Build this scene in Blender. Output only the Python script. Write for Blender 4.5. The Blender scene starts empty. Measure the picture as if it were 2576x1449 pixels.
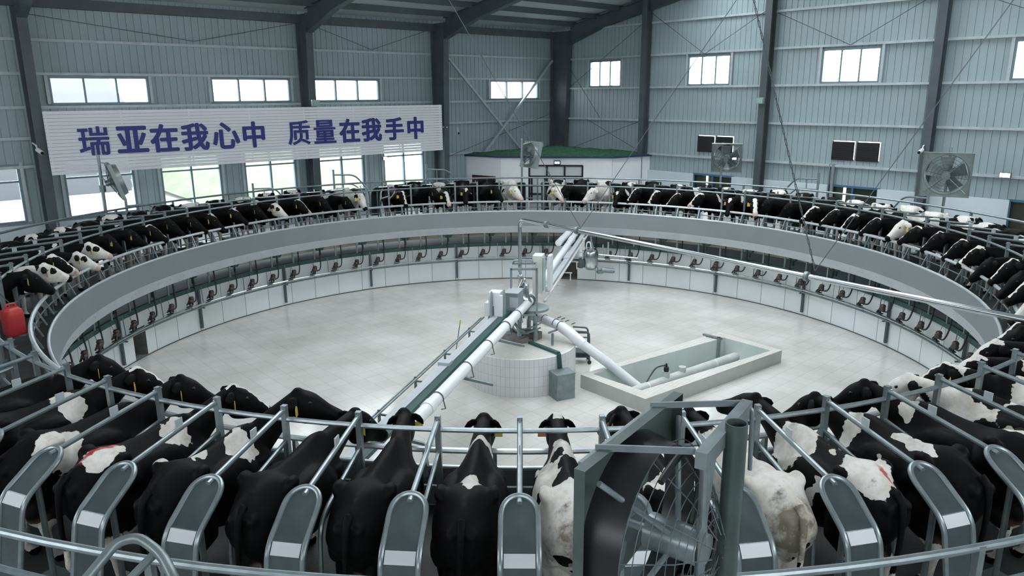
import bpy, bmesh, math, random
import numpy as np
from math import sin, cos, pi, radians, sqrt, atan2
from mathutils import Vector, Matrix

S = bpy.context.scene
COL = S.collection
# ------------------------------------------------------------------ camera
F = Vector((-0.012327, 0.968102, -0.250254)); R = Vector((0.999917, 0.010987, -0.006754)); U = Vector((0.003789, 0.250317, 0.968157))
camd = bpy.data.cameras.new('camera'); camd.sensor_width = 36.0; camd.sensor_fit = 'HORIZONTAL'
camd.lens = 1876.1 / 2576 * 36.0; camd.clip_end = 400
cam = bpy.data.objects.new('camera', camd); COL.objects.link(cam)
CAMLOC = Vector((0, -18.565, 7.234))
M = Matrix((R, U, -F)).transposed().to_4x4(); M.translation = CAMLOC
cam.matrix_world = M
S.camera = cam
# ------------------------------------------------------------------ world, exposure
w = bpy.data.worlds.new('overcast'); S.world = w; w.use_nodes = True
nt = w.node_tree; bg = nt.nodes['Background']
bg.inputs[0].default_value = (0.945, 0.968, 1.0, 1); bg.inputs[1].default_value = 4.0
S.view_settings.view_transform = 'Standard'; S.view_settings.look = 'None'
S.view_settings.gamma = 1; S.view_settings.exposure = 1.08; S.view_settings.use_curve_mapping = False

# ------------------------------------------------------------------ materials
def nmat(name, col, rough=.5, metal=0., noise=0., nscale=3., bump=0., bscale=20., spec=None, dark=None):
    m = bpy.data.materials.new(name); m.use_nodes = True
    n = m.node_tree.nodes; l = m.node_tree.links; b = n['Principled BSDF']
    b.inputs['Base Color'].default_value = (*col, 1); b.inputs['Roughness'].default_value = rough; b.inputs['Metallic'].default_value = metal
    if spec is not None: b.inputs['Specular IOR Level'].default_value = spec
    if noise:
        tc = n.new('ShaderNodeTexCoord'); nz = n.new('ShaderNodeTexNoise'); nz.inputs['Scale'].default_value = nscale; nz.inputs['Detail'].default_value = 6
        rp = n.new('ShaderNodeValToRGB'); rp.color_ramp.elements[0].position = .3; rp.color_ramp.elements[1].position = .7
        d = dark or tuple(c * (1 - noise) for c in col)
        rp.color_ramp.elements[0].color = (*d, 1); rp.color_ramp.elements[1].color = (*col, 1)
        l.new(tc.outputs['Object'], nz.inputs['Vector']); l.new(nz.outputs['Fac'], rp.inputs[0]); l.new(rp.outputs[0], b.inputs['Base Color'])
    if bump:
        tc2 = n.new('ShaderNodeTexCoord'); nb = n.new('ShaderNodeTexNoise'); nb.inputs['Scale'].default_value = bscale; nb.inputs['Detail'].default_value = 4
        bp = n.new('ShaderNodeBump'); bp.inputs['Strength'].default_value = bump; bp.inputs['Distance'].default_value = .02
        l.new(tc2.outputs['Object'], nb.inputs['Vector']); l.new(nb.outputs['Fac'], bp.inputs['Height']); l.new(bp.outputs[0], b.inputs['Normal'])
    return m

def emat(name, col, strength):
    m = bpy.data.materials.new(name); m.use_nodes = True; n = m.node_tree.nodes; b = n['Principled BSDF']
    b.inputs['Base Color'].default_value = (*col, 1); b.inputs['Emission Color'].default_value = (*col, 1); b.inputs['Emission Strength'].default_value = strength
    return m

def tile_mat(name, col, mortar, tw, th, rough, mode, ms=.012, rot=0., dirt=.12, offset=0.):
    """white glazed tiles; mode 'xy' lays the grid on the ground, 'cyl' wraps it round the z axis"""
    m = bpy.data.materials.new(name); m.use_nodes = True
    n = m.node_tree.nodes; l = m.node_tree.links; b = n['Principled BSDF']
    tc = n.new('ShaderNodeTexCoord'); br = n.new('ShaderNodeTexBrick')
    br.offset = offset; br.inputs['Scale'].default_value = 1; br.inputs['Mortar Size'].default_value = ms; br.inputs['Mortar Smooth'].default_value = .3
    br.inputs['Brick Width'].default_value = tw; br.inputs['Row Height'].default_value = th
    br.inputs['Color1'].default_value = (*col, 1); br.inputs['Color2'].default_value = (*[c * .93 for c in col], 1); br.inputs['Mortar'].default_value = (*mortar, 1)
    if mode == 'xy':
        mp = n.new('ShaderNodeMapping'); mp.inputs['Rotation'].default_value = (0, 0, rot); l.new(tc.outputs['Object'], mp.inputs[0]); l.new(mp.outputs[0], br.inputs['Vector'])
    else:
        sx = n.new('ShaderNodeSeparateXYZ'); l.new(tc.outputs['Object'], sx.inputs[0])
        at = n.new('ShaderNodeMath'); at.operation = 'ARCTAN2'; l.new(sx.outputs[1], at.inputs[0]); l.new(sx.outputs[0], at.inputs[1])
        mu = n.new('ShaderNodeMath'); mu.operation = 'MULTIPLY'; mu.inputs[1].default_value = mode[1]; l.new(at.outputs[0], mu.inputs[0])
        cb = n.new('ShaderNodeCombineXYZ'); l.new(mu.outputs[0], cb.inputs[0]); l.new(sx.outputs[2], cb.inputs[1]); l.new(cb.outputs[0], br.inputs['Vector'])
    nz = n.new('ShaderNodeTexNoise'); nz.inputs['Scale'].default_value = .55; nz.inputs['Detail'].default_value = 8; l.new(tc.outputs['Object'], nz.inputs['Vector'])
    mx = n.new('ShaderNodeMixRGB'); mx.blend_type = 'MULTIPLY'; mx.inputs[0].default_value = 1
    rp = n.new('ShaderNodeValToRGB'); rp.color_ramp.elements[0].position = .35; rp.color_ramp.elements[1].position = .65
    v = 1 - dirt; rp.color_ramp.elements[0].color = (v, v * .985, v * .94, 1); rp.color_ramp.elements[1].color = (1, 1, 1, 1)
    l.new(nz.outputs['Fac'], rp.inputs[0]); l.new(br.outputs['Color'], mx.inputs[1]); l.new(rp.outputs[0], mx.inputs[2]); l.new(mx.outputs[0], b.inputs['Base Color'])
    b.inputs['Roughness'].default_value = rough
    return m

MT = {
    'floor': tile_mat('glazed floor tile', (.64, .64, .61), (.46, .46, .44), .45, .45, .13, 'xy', .006, -.74, .2),
    'pitwall': tile_mat('white wall tile', (.76, .81, .84), (.30, .34, .36), .95, 1.9, .3, ('cyl', 11.0), .016, 0, .1),
    'pedtile': tile_mat('white glazed tile', (.68, .70, .72), (.50, .49, .47), .12, .26, .3, ('cyl', 1.42), .006, 0, .08),
    'curb': tile_mat('pale curb tile', (.60, .60, .57), (.35, .35, .33), .1, .3, .35, 'xy', .004, .68, .06),
    'curbside': nmat('grey glazed curb face', (.46, .47, .44), .4, noise=.12, nscale=2),
    'pitin': nmat('mint pit lining', (.60, .68, .65), .35, noise=.2, nscale=1.2),
    'panel': nmat('grey blue wall sheet', (.32, .41, .43), .42, .0, noise=.14, nscale=.35),
    'steel': nmat('dark grey painted steel', (.075, .098, .11), .5, noise=.25, nscale=2),
    'girt': nmat('galvanised girt', (.46, .53, .55), .42, .1, noise=.2, nscale=3),
    'roof': nmat('pale foil roof lining', (.56, .62, .62), .45, noise=.2, nscale=.6),
    'plinth': nmat('white rendered plinth', (.58, .66, .70), .7, noise=.1, nscale=.8),
    'render': nmat('white rendered wall', (.86, .88, .90), .7, noise=.05, nscale=.8),
    'yard': nmat('pale wet concrete', (.52, .54, .54), .35, noise=.25, nscale=1.1),
    'deck': nmat('wet dirty deck concrete', (.04, .045, .045), .55, noise=.5, nscale=2.2, bump=.3, bscale=12),
    'fascia': nmat('grey steel fascia', (.205, .225, .235), .42, .15, noise=.08, nscale=1.2),
    'apron': nmat('pale galvanised apron', (.46, .50, .53), .42, .2, noise=.12, nscale=2.5),
    'galv': nmat('galvanised tube', (.32, .38, .395), .34, .7, noise=.25, nscale=9),
    'galvb': nmat('bright galvanised rail', (.58, .63, .65), .3, .45, noise=.15, nscale=6),
    'galvd': nmat('dull galvanised steel', (.26, .31, .32), .42, .6, noise=.3, nscale=6),
    'chrome': nmat('polished stainless steel', (.50, .54, .55), .16, .97),
    'green': nmat('dark green painted steel', (.018, .085, .075), .4, noise=.3, nscale=4),
    'pvc': nmat('white plastic pipe', (.72, .74, .76), .22),
    'pvcd': nmat('dusty plastic pipe', (.52, .54, .52), .4, noise=.2, nscale=4),
    'rubber': nmat('black rubber', (.012, .013, .014), .45),
    'blackf': nmat('black frame', (.008, .01, .012), .35),
    'brown': nmat('brown plastic claw', (.055, .042, .034), .35, noise=.4, nscale=20),
    'cream': nmat('cream tube', (.60, .58, .48), .5, noise=.15, nscale=2),
    'cabinet': nmat('cream cabinet enamel', (.62, .63, .58), .4, noise=.08, nscale=3),
    'glassy': nmat('mint cabinet glass', (.28, .42, .40), .12),
    'sign': nmat('white sign slats', (.80, .81, .84), .4, noise=.03, nscale=2),
    'blue': nmat('navy lettering', (.014, .024, .20), .45),
    'bluef': nmat('window frame blue', (.05, .13, .22), .4),
    'winframe': nmat('grey blue window frame', (.16, .23, .26), .4, .2),
    'turf': nmat('green artificial turf', (.035, .17, .07), .95, noise=.6, nscale=6, dark=(.012, .06, .03)),
    'trimblue': nmat('dark blue roof edging', (.02, .05, .12), .5),
    'red': nmat('red jerrycan plastic', (.55, .035, .04), .38, noise=.25, nscale=6),
    'maroon': nmat('dark red door', (.075, .02, .02), .5, noise=.3, nscale=3),
    'grass': nmat('field grass', (.15, .20, .12), .9, noise=.4, nscale=1.2),
    'outg': nmat('pale yard outdoors', (.62, .64, .64), .9, noise=.1, nscale=.3),
    'outw': nmat('grey outbuilding wall', (.085, .092, .10), .8, noise=.1, nscale=.5),
    'yellow': nmat('yellow ear tag', (.62, .50, .10), .5),
    'orange': nmat('orange ear tag', (.75, .25, .12), .5),
    'whitetag': nmat('plain white strip', (.62, .66, .68), .4),
    'panelface': nmat('brushed guard sheet', (.11, .14, .15), .28, .55, noise=.25, nscale=5),
    'shutter': nmat('black louvre', (.006, .007, .009), .4),
    'lamp': emat('lit floodlight', (.95, .98, 1.0), 14.0),
    'tube': emat('lit emergency lamp', (.8, .9, 1.0), .25),
    'bluegrey': nmat('grey blue machine paint', (.22, .27, .28), .4, noise=.2, nscale=5),
    'fanface': nmat('pale galvanised fan housing', (.36, .42, .41), .35, .3, noise=.2, nscale=4),
    'fanpanel': nmat('greenish galvanised fan housing', (.10, .135, .13), .32, .5, noise=.35, nscale=4),
    'wood': nmat('dusty concrete lump', (.22, .22, .20), .8, noise=.4, nscale=6),
    'eye': nmat('dark glossy eye', (.006, .005, .005), .12),
    'hoof': nmat('dark hoof', (.05, .045, .04), .6),
    'lime': nmat('lime plastic', (.35, .55, .08), .5),
}
gl = bpy.data.materials.new('clear window glass'); gl.use_nodes = True
_n = gl.node_tree.nodes; _l = gl.node_tree.links; _n.remove(_n['Principled BSDF'])
_t = _n.new('ShaderNodeBsdfTransparent'); _t.inputs[0].default_value = (.93, .97, .98, 1)
_g = _n.new('ShaderNodeBsdfGlossy'); _g.inputs['Roughness'].default_value = .05
_fr = _n.new('ShaderNodeFresnel'); _fr.inputs[0].default_value = 1.25
_m = _n.new('ShaderNodeMixShader'); _l.new(_fr.outputs[0], _m.inputs[0]); _l.new(_t.outputs[0], _m.inputs[1]); _l.new(_g.outputs[0], _m.inputs[2])
_l.new(_m.outputs[0], _n['Material Output'].inputs[0]); MT['glass'] = gl

# ------------------------------------------------------------------ mesh helpers
LOC = {}
def vec(p): return Vector(p)
class MB:
    def __init__(s): s.v = []; s.f = []; s.smooth = []; s.mi = []
    def add(s, vs, fs, smooth=True, mi=0):
        o = len(s.v); s.v += [tuple(v) for v in vs]
        for f in fs: s.f.append([i + o for i in f]); s.smooth.append(smooth); s.mi.append(mi)
        return s
    def box(s, c, d, rz=0., m=None, mi=0):
        dx, dy, dz = d[0] / 2, d[1] / 2, d[2] / 2
        vs = [Vector((x, y, z)) for z in (-dz, dz) for x, y in ((-dx, -dy), (dx, -dy), (dx, dy), (-dx, dy))]
        q = m if m is not None else Matrix.Rotation(rz, 3, 'Z')
        vs = [q @ v + Vector(c) for v in vs]
        return s.add(vs, [(3, 2, 1, 0), (4, 5, 6, 7), (0, 1, 5, 4), (1, 2, 6, 5), (2, 3, 7, 6), (3, 0, 4, 7)], False, mi)
    def bar(s, a, b, wd, ht, up=(0, 0, 1)):
        a, b = Vector(a), Vector(b); x = (b - a); L = x.length; x.normalize(); u = Vector(up)
        if abs(x.dot(u)) > .98: u = Vector((1, 0, 0))
        y = u.cross(x).normalized(); z = x.cross(y)
        return s.box((a + b) / 2, (L, wd, ht), m=Matrix((x, y, z)).transposed())
    def tube(s, pts, r, n=8, closed=False, cap=True):
        pts = [Vector(p) for p in pts]; k = len(pts)
        rs = r if isinstance(r, (list, tuple)) else [r] * k
        vs = []; prev = None
        for i, p in enumerate(pts):
            if closed: t = pts[(i + 1) % k] - pts[i - 1]
            else: t = pts[min(i + 1, k - 1)] - pts[max(i - 1, 0)]
            t.normalize()
            if prev is None:
                a = Vector((0, 0, 1)) if abs(t.z) < .9 else Vector((1, 0, 0)); nrm = (a - t * a.dot(t)).normalized()
            else:
                nrm = prev - t * prev.dot(t)
                nrm = nrm.normalized() if nrm.length > 1e-6 else t.orthogonal().normalized()
            prev = nrm; b = t.cross(nrm)
            vs += [p + (nrm * cos(2 * pi * j / n) + b * sin(2 * pi * j / n)) * rs[i] for j in range(n)]
        fs = []
        for i in range(k if closed else k - 1):
            i2 = (i + 1) % k
            fs += [(i * n + j, i * n + (j + 1) % n, i2 * n + (j + 1) % n, i2 * n + j) for j in range(n)]
        if cap and not closed: fs += [tuple(range(n))[::-1], tuple((k - 1) * n + j for j in range(n))]
        return s.add(vs, fs)
    def lathe(s, prof, n=24, c=(0, 0, 0), a0=0., a1=2 * pi, m=None, closed_prof=False):
        full = abs(a1 - a0 - 2 * pi) < 1e-6; k = len(prof); vs = []; cn = Vector(c)
        na = n if full else n + 1
        for i in range(na):
            a = a0 + (a1 - a0) * i / n
            for r, z in prof:
                p = Vector((r * cos(a), r * sin(a), z)); vs.append((m @ p if m is not None else p) + cn)
        fs = []
        for i in range(n):
            i2 = (i + 1) % na
            for j in range(k if closed_prof else k - 1):
                j2 = (j + 1) % k
                fs.append((i * k + j, i2 * k + j, i2 * k + j2, i * k + j2))
        return s.add(vs, fs)
    def ring(s, R_, z, r, n=160, m=8):
        return s.tube([(R_ * cos(2 * pi * i / n), R_ * sin(2 * pi * i / n), z) for i in range(n)], r, m, closed=True)
    def ell(s, c, r, n=12, k=8, m=None):
        prof = [(sin(pi * i / k), -cos(pi * i / k)) for i in range(k + 1)]
        mm = (m if m is not None else Matrix.Identity(3)) @ Matrix.Diagonal(Vector(r))
        return s.lathe(prof, n, c, m=mm)
    def prism(s, poly, z0, z1):
        k = len(poly)
        vs = [(x, y, z0) for x, y in poly] + [(x, y, z1) for x, y in poly]
        return s.add(vs, [tuple(range(k))[::-1], tuple(range(k, 2 * k))] + [(i, (i + 1) % k, k + (i + 1) % k, k + i) for i in range(k)], False)
    def build(s, name, mats, parent=None, origin=None, sharp=35):
        me = bpy.data.meshes.new(name)
        o0 = Vector(origin) if origin is not None else (LOC[parent.name] if parent is not None else Vector((0, 0, 0)))
        me.from_pydata([tuple(Vector(v) - o0) for v in s.v], [], s.f)
        me.polygons.foreach_set('use_smooth', s.smooth); me.polygons.foreach_set('material_index', s.mi)
        for m in (mats if isinstance(mats, (list, tuple)) else [mats]): me.materials.append(MT[m] if isinstance(m, str) else m)
        bm = bmesh.new(); bm.from_mesh(me); bmesh.ops.recalc_face_normals(bm, faces=bm.faces); bm.to_mesh(me); bm.free()
        me.set_sharp_from_angle(angle=radians(sharp))
        o = bpy.data.objects.new(name, me); COL.objects.link(o)
        if parent is not None: o.parent = parent
        else: o.location = o0
        LOC[o.name] = o0
        return o

def thing(name, label, cat, loc=(0, 0, 0), group=None):
    o = bpy.data.objects.new(name, None); o.empty_display_size = .2; COL.objects.link(o); o.location = loc; LOC[o.name] = Vector(loc)
    o['label'] = label; o['category'] = cat
    if group: o['group'] = group
    return o
def tag(o, label, cat, group=None, kind=None):
    o['label'] = label; o['category'] = cat
    if group: o['group'] = group
    if kind: o['kind'] = kind
    return o
def struct(o, label=None, cat=None):
    o['kind'] = 'structure'
    if label: o['label'] = label; o['category'] = cat
    return o
def pol(r, deg, z):
    """polar point: deg measured from the far side (+y), positive to the right"""
    a = radians(deg); return Vector((r * sin(a), r * cos(a), z))
def bez(pts, n=8):
    """Catmull-Rom through the points"""
    P = [Vector(p) for p in pts]; out = []
    for i in range(len(P) - 1):
        p0, p1, p2, p3 = P[max(i - 1, 0)], P[i], P[i + 1], P[min(i + 2, len(P) - 1)]
        for k in range(n):
            t = k / n; out.append(.5 * ((2 * p1) + (p2 - p0) * t + (2 * p0 - 5 * p1 + 4 * p2 - p3) * t * t + (3 * p1 - p0 - 3 * p2 + p3) * t ** 3))
    out.append(P[-1]); return out
def fillet(pts, r=.1, n=4):
    P = [Vector(p) for p in pts]; out = [P[0]]
    for i in range(1, len(P) - 1):
        a = (P[i - 1] - P[i]); b = (P[i + 1] - P[i]); rr = min(r, a.length * .45, b.length * .45); a.normalize(); b.normalize()
        A, B = P[i] + a * rr, P[i] + b * rr
        for k in range(n + 1):
            t = k / n; out.append((1 - t) ** 2 * A + 2 * t * (1 - t) * P[i] + t * t * B)
    out.append(P[-1]); return out

# ================================================================== THE BUILDING
TL = Vector((.737532, .675312, 0)); TR = Vector((.675312, -.737532, 0)); CN = Vector((1.8068, 23.3483, 0))
def BP(a, b, z): return CN - TL * a + TR * b + Vector((0, 0, z))     # a along the left wall, b along the right wall, both from the corner
A_MAX, B_MAX = 40.0, 34.0
def roofz(b): return 10.45 + .17 * b
YARD = 2.15

def sheet(m, side, s0, s1, z0, z1f, off=0.):
    """ribbed wall sheet between s0 and s1; grooves keep a common spacing"""
    P = .25; xs = [(s0, 0.)]; k = math.ceil((s0 + .001) / P)
    while k * P < s1 - .03:
        c = k * P
        if c - .014 > s0: xs += [(c - .014, 0.), (c - .009, -.02), (c + .009, -.02), (c + .014, 0.)]
        k += 1
    xs.append((s1, 0.))
    vs = []
    for s, d in xs:
        for z in (z0, z1f(s)):
            vs.append(BP(s, off + d, z) if side == 'L' else BP(off + d, s, z))
    m.add(vs, [(2 * i, 2 * i + 2, 2 * i + 3, 2 * i + 1) for i in range(len(xs) - 1)], False)

def wall_with_holes(name, side, smax, zbase, topf, holes):
    m = MB(); zs = sorted({zbase} | {h[2] for h in holes} | {h[3] for h in holes})
    for i, z0 in enumerate(zs):
        z1 = zs[i + 1] if i + 1 < len(zs) else None
        cuts = sorted([(h[0], h[1]) for h in holes if h[2] <= z0 + 1e-6 and z1 is not None and h[3] >= z1 - 1e-6])
        s = -.02
        for c0, c1 in cuts:
            sheet(m, side, s, c0, z0, (lambda q, z1=z1: z1)); s = c1
        sheet(m, side, s, smax, z0, (lambda q, z1=z1: z1) if z1 is not None else topf)
    return struct(m.build(name, 'panel'))

LW_UP = [(1.25, 4.55), (11.08, 14.28), (15.33, 18.49), (20.8, 23.9)]
LW_LO = [(8.81, 11.0), (12.07, 14.24), (15.34, 17.5), (18.5, 20.7), (21.68, 23.88), (25.2, 27.4), (28.4, 30.6)]
RW_UP = [(2.68, 4.73), (8.73, 10.87), (15.02, 17.24), (21.58, 23.8)]
RW_LO = [(9.3, 11.34), (15.73, 17.7), (22.1, 24.1)]
LOUV = [(9.45, 10.3), (10.42, 11.25), (15.77, 16.62), (16.74, 17.58)]
ZL_UP, ZL_LO, ZR_UP, ZR_LO, ZLV = (7.05, 7.93), (3.2, 5.08), (7.63, 8.87), (2.35, 3.64), (4.70, 5.405)
wall_with_holes('wall_left', 'L', A_MAX, YARD, lambda s: roofz(0) + .14, [(*w_, *ZL_UP) for w_ in LW_UP] + [(*w_, *ZL_LO) for w_ in LW_LO])
wall_with_holes('wall_right', 'R', B_MAX, YARD, lambda s: roofz(s) + .14, [(*w_, *ZR_UP) for w_ in RW_UP] + [(*w_, *ZR_LO) for w_ in RW_LO] + [(*w_, *ZLV) for w_ in LOUV])

def frame_boxes(m, side, s0, s1, z0, z1, t=.06, d=.1, vs=(), hs=(), off=0.0):
    def bx(sa, sb, za, zb):
        c = BP((sa + sb) / 2, off, (za + zb) / 2) if side == 'L' else BP(off, (sa + sb) / 2, (za + zb) / 2)
        ang = atan2(TL.y, TL.x) if side == 'L' else atan2(TR.y, TR.x)
        m.box(c, (abs(sb - sa), d, abs(zb - za)), ang)
    bx(s0 - t / 2, s0 + t / 2, z0 - t / 2, z1 + t / 2); bx(s1 - t / 2, s1 + t / 2, z0 - t / 2, z1 + t / 2)
    bx(s0, s1, z0 - t / 2, z0 + t / 2); bx(s0, s1, z1 - t / 2, z1 + t / 2)
    for v in vs: bx(v - t * .4, v + t * .4, z0, z1)
    for h in hs: bx(s0, s1, h - t * .4, h + t * .4)
def quad(side, s0, s1, z0, z1, off):
    pts = [(s0, z0), (s1, z0), (s1, z1), (s0, z1)]
    return [BP(s, off, z) if side == 'L' else BP(off, s, z) for s, z in pts]
WN = 0
def window(side, s0, s1, z0, z1, vs, hs, fm, panes='glass'):
    global WN
    WN += 1
    o = bpy.data.objects.new('window_%d' % WN, None); COL.objects.link(o); o['kind'] = 'structure'; LOC[o.name] = Vector((0, 0, 0))
    o.location = BP((s0 + s1) / 2, 0, z0) if side == 'L' else BP(0, (s0 + s1) / 2, z0); LOC[o.name] = o.location.copy()
    m = MB(); frame_boxes(m, side, s0, s1, z0, z1, .08, .14, vs, hs); m.build('window_frame', fm, o)
    if panes == 'glass':
        MB().add(quad(side, s0, s1, z0, z1, -.01), [(0, 1, 2, 3)], False).build('window_pane', 'glass', o)
    else:
        mid = (s0 + s1) / 2
        g = MB()
        for q0, q1 in ((s0, mid - .42), (mid - .30, s1)):
            c = BP(-.08, (q0 + q1) / 2, (z0 + z1) / 2)
            g.box(c, (q1 - q0, .02, z1 - z0), atan2(TR.y, TR.x))
        g.build('dark_interior', panes, o)  # opaque dark sheets stand in for the unlit room behind the glass
        MB().add(quad(side, s0, s1, z0, z1, -.01), [(0, 1, 2, 3)], False).build('window_pane', 'glass', o)
    return o
for s0, s1 in LW_UP: window('L', s0, s1, *ZL_UP, [s0 + (s1 - s0) / 3, s0 + 2 * (s1 - s0) / 3], [], 'winframe')
for s0, s1 in LW_LO: window('L', s0, s1, *ZL_LO, [(s0 + s1) / 2], [4.55], 'winframe')
for s0, s1 in RW_UP: window('R', s0, s1, *ZR_UP, [s0 + (s1 - s0) / 3, s0 + 2 * (s1 - s0) / 3], [], 'winframe')
MT['olive'] = nmat('olive brown curtain', (.075, .075, .05), .8, noise=.3, nscale=3)
for s0, s1 in RW_LO: window('R', s0, s1, *ZR_LO, [(s0 + s1) / 2], [], 'bluef', 'olive')

# girts, plinths, eave beam
TN = 0
def trim(m, mat):
    global TN
    TN += 1
    return struct(m.build('trim_%d' % TN, mat))
def wbar(m, side, s0, s1, z, d=.14, h=.09, off=.07):
    if side == 'L': m.bar(BP(s0, off, z), BP(s1, off, z), d, h)
    else: m.bar(BP(off, s0, z), BP(off, s1, z), d, h)
for z in (9.1, 8.03, 6.95, 5.95):
    m = MB(); wbar(m, 'L', 0, A_MAX, z); trim(m, 'girt')
m = MB(); wbar(m, 'L', 24.7, A_MAX, 5.02); wbar(m, 'L', 0, 7.9, 4.47); trim(m, 'girt')
for z in (11.75, 10.47, 9.02, 7.55, 6.02, 4.43):
    m = MB(); wbar(m, 'R', 0 if z < 10.5 else (z - 10.45) / .17 + .5, B_MAX, z); trim(m, 'girt')
m = MB()
for s0, s1 in ((24.2, 25.1), (20.78, 21.6), (14.3, 15.2), (17.6, 18.4)):
    pass
for hs, side, zz in ((LW_LO, 'L', ZL_LO), (LW_UP, 'L', ZL_UP), (RW_UP, 'R', ZR_UP)):
    for s0, s1 in hs:
        for s in (s0 - .09, s1 + .09):
            a_, b_ = (BP(s, .06, zz[0]), BP(s, .06, zz[1] + .1)) if side == 'L' else (BP(.06, s, zz[0] - .08), BP(.06, s, zz[1] + .15))
            m.bar(a_, b_, .1, .1, up=TL)
trim(m, 'girt')
m = MB(); m.bar(BP(0, .06, 2.62), BP(A_MAX, .06, 2.62), .12, .94); trim(m, 'plinth')
m = MB()
q = 0.
for s0, s1 in RW_LO + [(B_MAX, B_MAX)]:
    m.bar(BP(.06, q, 2.9), BP(.06, s0, 2.9), .12, 1.5); q = s1
for s0, s1 in RW_LO: m.bar(BP(.06, s0, 2.25), BP(.06, s1, 2.25), .12, .2)
trim(m, 'plinth')
m = MB(); m.bar(BP(0, .22, 10.27), BP(A_MAX, .22, 10.27), .2, .32); trim(m, 'steel')

# roof lining, purlins, rafters and columns
SKY = [(9.3, 12.0), (15.5, 17.9), (19.5, 21.6)]          # glazed roof openings added out of view to bring daylight in from above
SA = [-.4, 1.2, 25.0, A_MAX + .3]
m = MB(); g = MB(); bb = [-.4] + [v for s_ in SKY for v in s_] + [B_MAX + .3]
for i in range(len(bb) - 1):
    for k in range(3):
        q = [BP(a, b, roofz(b) + .14) for a, b in ((SA[k], bb[i]), (SA[k + 1], bb[i]), (SA[k + 1], bb[i + 1]), (SA[k], bb[i + 1]))]
        if i % 2 == 0 or k != 1: m.add(q + [v + Vector((0, 0, .1)) for v in q], [(0, 1, 2, 3), (7, 6, 5, 4), (0, 4, 5, 1), (1, 5, 6, 2), (2, 6, 7, 3), (3, 7, 4, 0)], False)
        else: g.add(q, [(0, 1, 2, 3)], False)
WN += 1; struct(g.build('window_%d' % WN, 'glass'))
struct(m.build('ceiling', 'roof'))
for b in np.arange(1.6, B_MAX, 1.55):
    m = MB(); m.bar(BP(-.2, b, roofz(b) + .02), BP(A_MAX, b, roofz(b) + .02), .09, .24); trim(m, 'steel')
def ibeam(m, P0, P1, side, d0, d1, fw=.3, ft=.02):
    """tapered I section from P0 to P1: web depth d0 -> d1 along direction side"""
    P0, P1, side = Vector(P0), Vector(P1), Vector(side).normalized(); ax = (P1 - P0).normalized(); w_ = ax.cross(side).normalized()
    def slab(a0, a1, wd, th0, th1):
        vs = []
        for p, (o0, o1) in ((P0, (a0[0], a1[0])), (P1, (a0[1], a1[1]))):
            for o, sg in ((o0, -1), (o0, 1), (o1, 1), (o1, -1)): vs.append(p + side * o + w_ * sg * wd / 2)
        m.add(vs, [(0, 1, 2, 3), (7, 6, 5, 4), (0, 4, 5, 1), (1, 5, 6, 2), (2, 6, 7, 3), (3, 7, 4, 0)], False)
    slab((0, 0), (ft, ft), fw, 0, 0); slab((d0 - ft, d1 - ft), (d0, d1), fw, 0, 0); slab((ft, ft), (d0 - ft, d1 - ft), .016, 0, 0)
for a0, dd in ((.22, 1.3), (8.05, 1.0), (14.75, .85), (24.55, .85), (33.5, .85)):
    m = MB(); ibeam(m, BP(a0, .14, YARD), BP(a0, .14, roofz(0)), TR, dd * .72, dd); trim(m, 'steel')
    m = MB()
    top = lambda b: BP(a0, b, roofz(b))
    pts = [(dd + .12, .92), (dd + 2.4, .6), (9, .5), (20, .55), (B_MAX, .6)]
    for (b0, h0), (b1, h1) in zip(pts[:-1], pts[1:]): ibeam(m, top(b0), top(b1), (0, 0, -1), h0, h1)
    m.box(BP(a0, .14 + dd / 2, roofz(0) - .75), (.3, dd, 1.5), atan2(TL.y, TL.x)) if False else None
    trim(m, 'steel')
for b0 in (6.45, 12.78, 19.35, 26.0):
    m = MB(); ibeam(m, BP(.13, b0, YARD), BP(.13, b0, roofz(b0)), -TL, .38, .38, .3); trim(m, 'steel')
    for z in (9.02, 6.02, 7.55):
        pass
# cross bracing
m = MB(); m.bar(BP(7.57, .27, 9.2), BP(2.3, .27, 4.1), .1, .1); m.bar(BP(.42, .3, 9.0), BP(5.5, .3, 4.15), .1, .1); trim(m, 'girt')
m = MB()
for (s0, z0, s1, z1) in ((6.6, 10.9, 9.6, 8.95), (12.6, 10.6, 9.6, 8.95), (13.0, 10.4, 16.1, 9.0), (19.2, 10.7, 16.1, 9.0), (19.6, 10.7, 23, 9.3), (.8, 9.2, 3.5, 6.1), (1.6, 4.5, 6.2, 6.0), (6.2, 4.5, 2.6, 6.0), (1.0, 7.4, 6.3, 10.6)):
    m.tube([BP(.16, s0, z0), BP(.16, s1, z1)], .012, 5)
for (s0, z0, s1, z1) in ((8.2, 10.2, 11.4, 9.2), (14.6, 10.2, 11.4, 9.2), (14.9, 10.1, 19, 9.25), (24.3, 9.9, 19, 9.25), (.6, 6.2, 7.6, 4.3)):
    m.tube([BP(s0, .16, z0), BP(s1, .16, z1)], .012, 5)
trim(m, 'steel')

# the two walls behind the viewer
for nm_, q in (('wall_front', [(A_MAX, 0), (A_MAX, B_MAX)]), ('wall_rear', [(A_MAX, B_MAX), (0, B_MAX)])):
    m = MB(); (a0, b0), (a1, b1) = q
    for z0, z1a, z1b in ((YARD, 7.7, 7.7), (9.4, roofz(b0) + .2, roofz(b1) + .2)):          # unseen open band added between the sheets so daylight reaches the far walls
        m.add([BP(a0, b0, z0), BP(a1, b1, z0), BP(a1, b1, z1b), BP(a0, b0, z1a)], [(0, 1, 2, 3)], False)
    struct(m.build(nm_, 'panel'))

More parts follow.
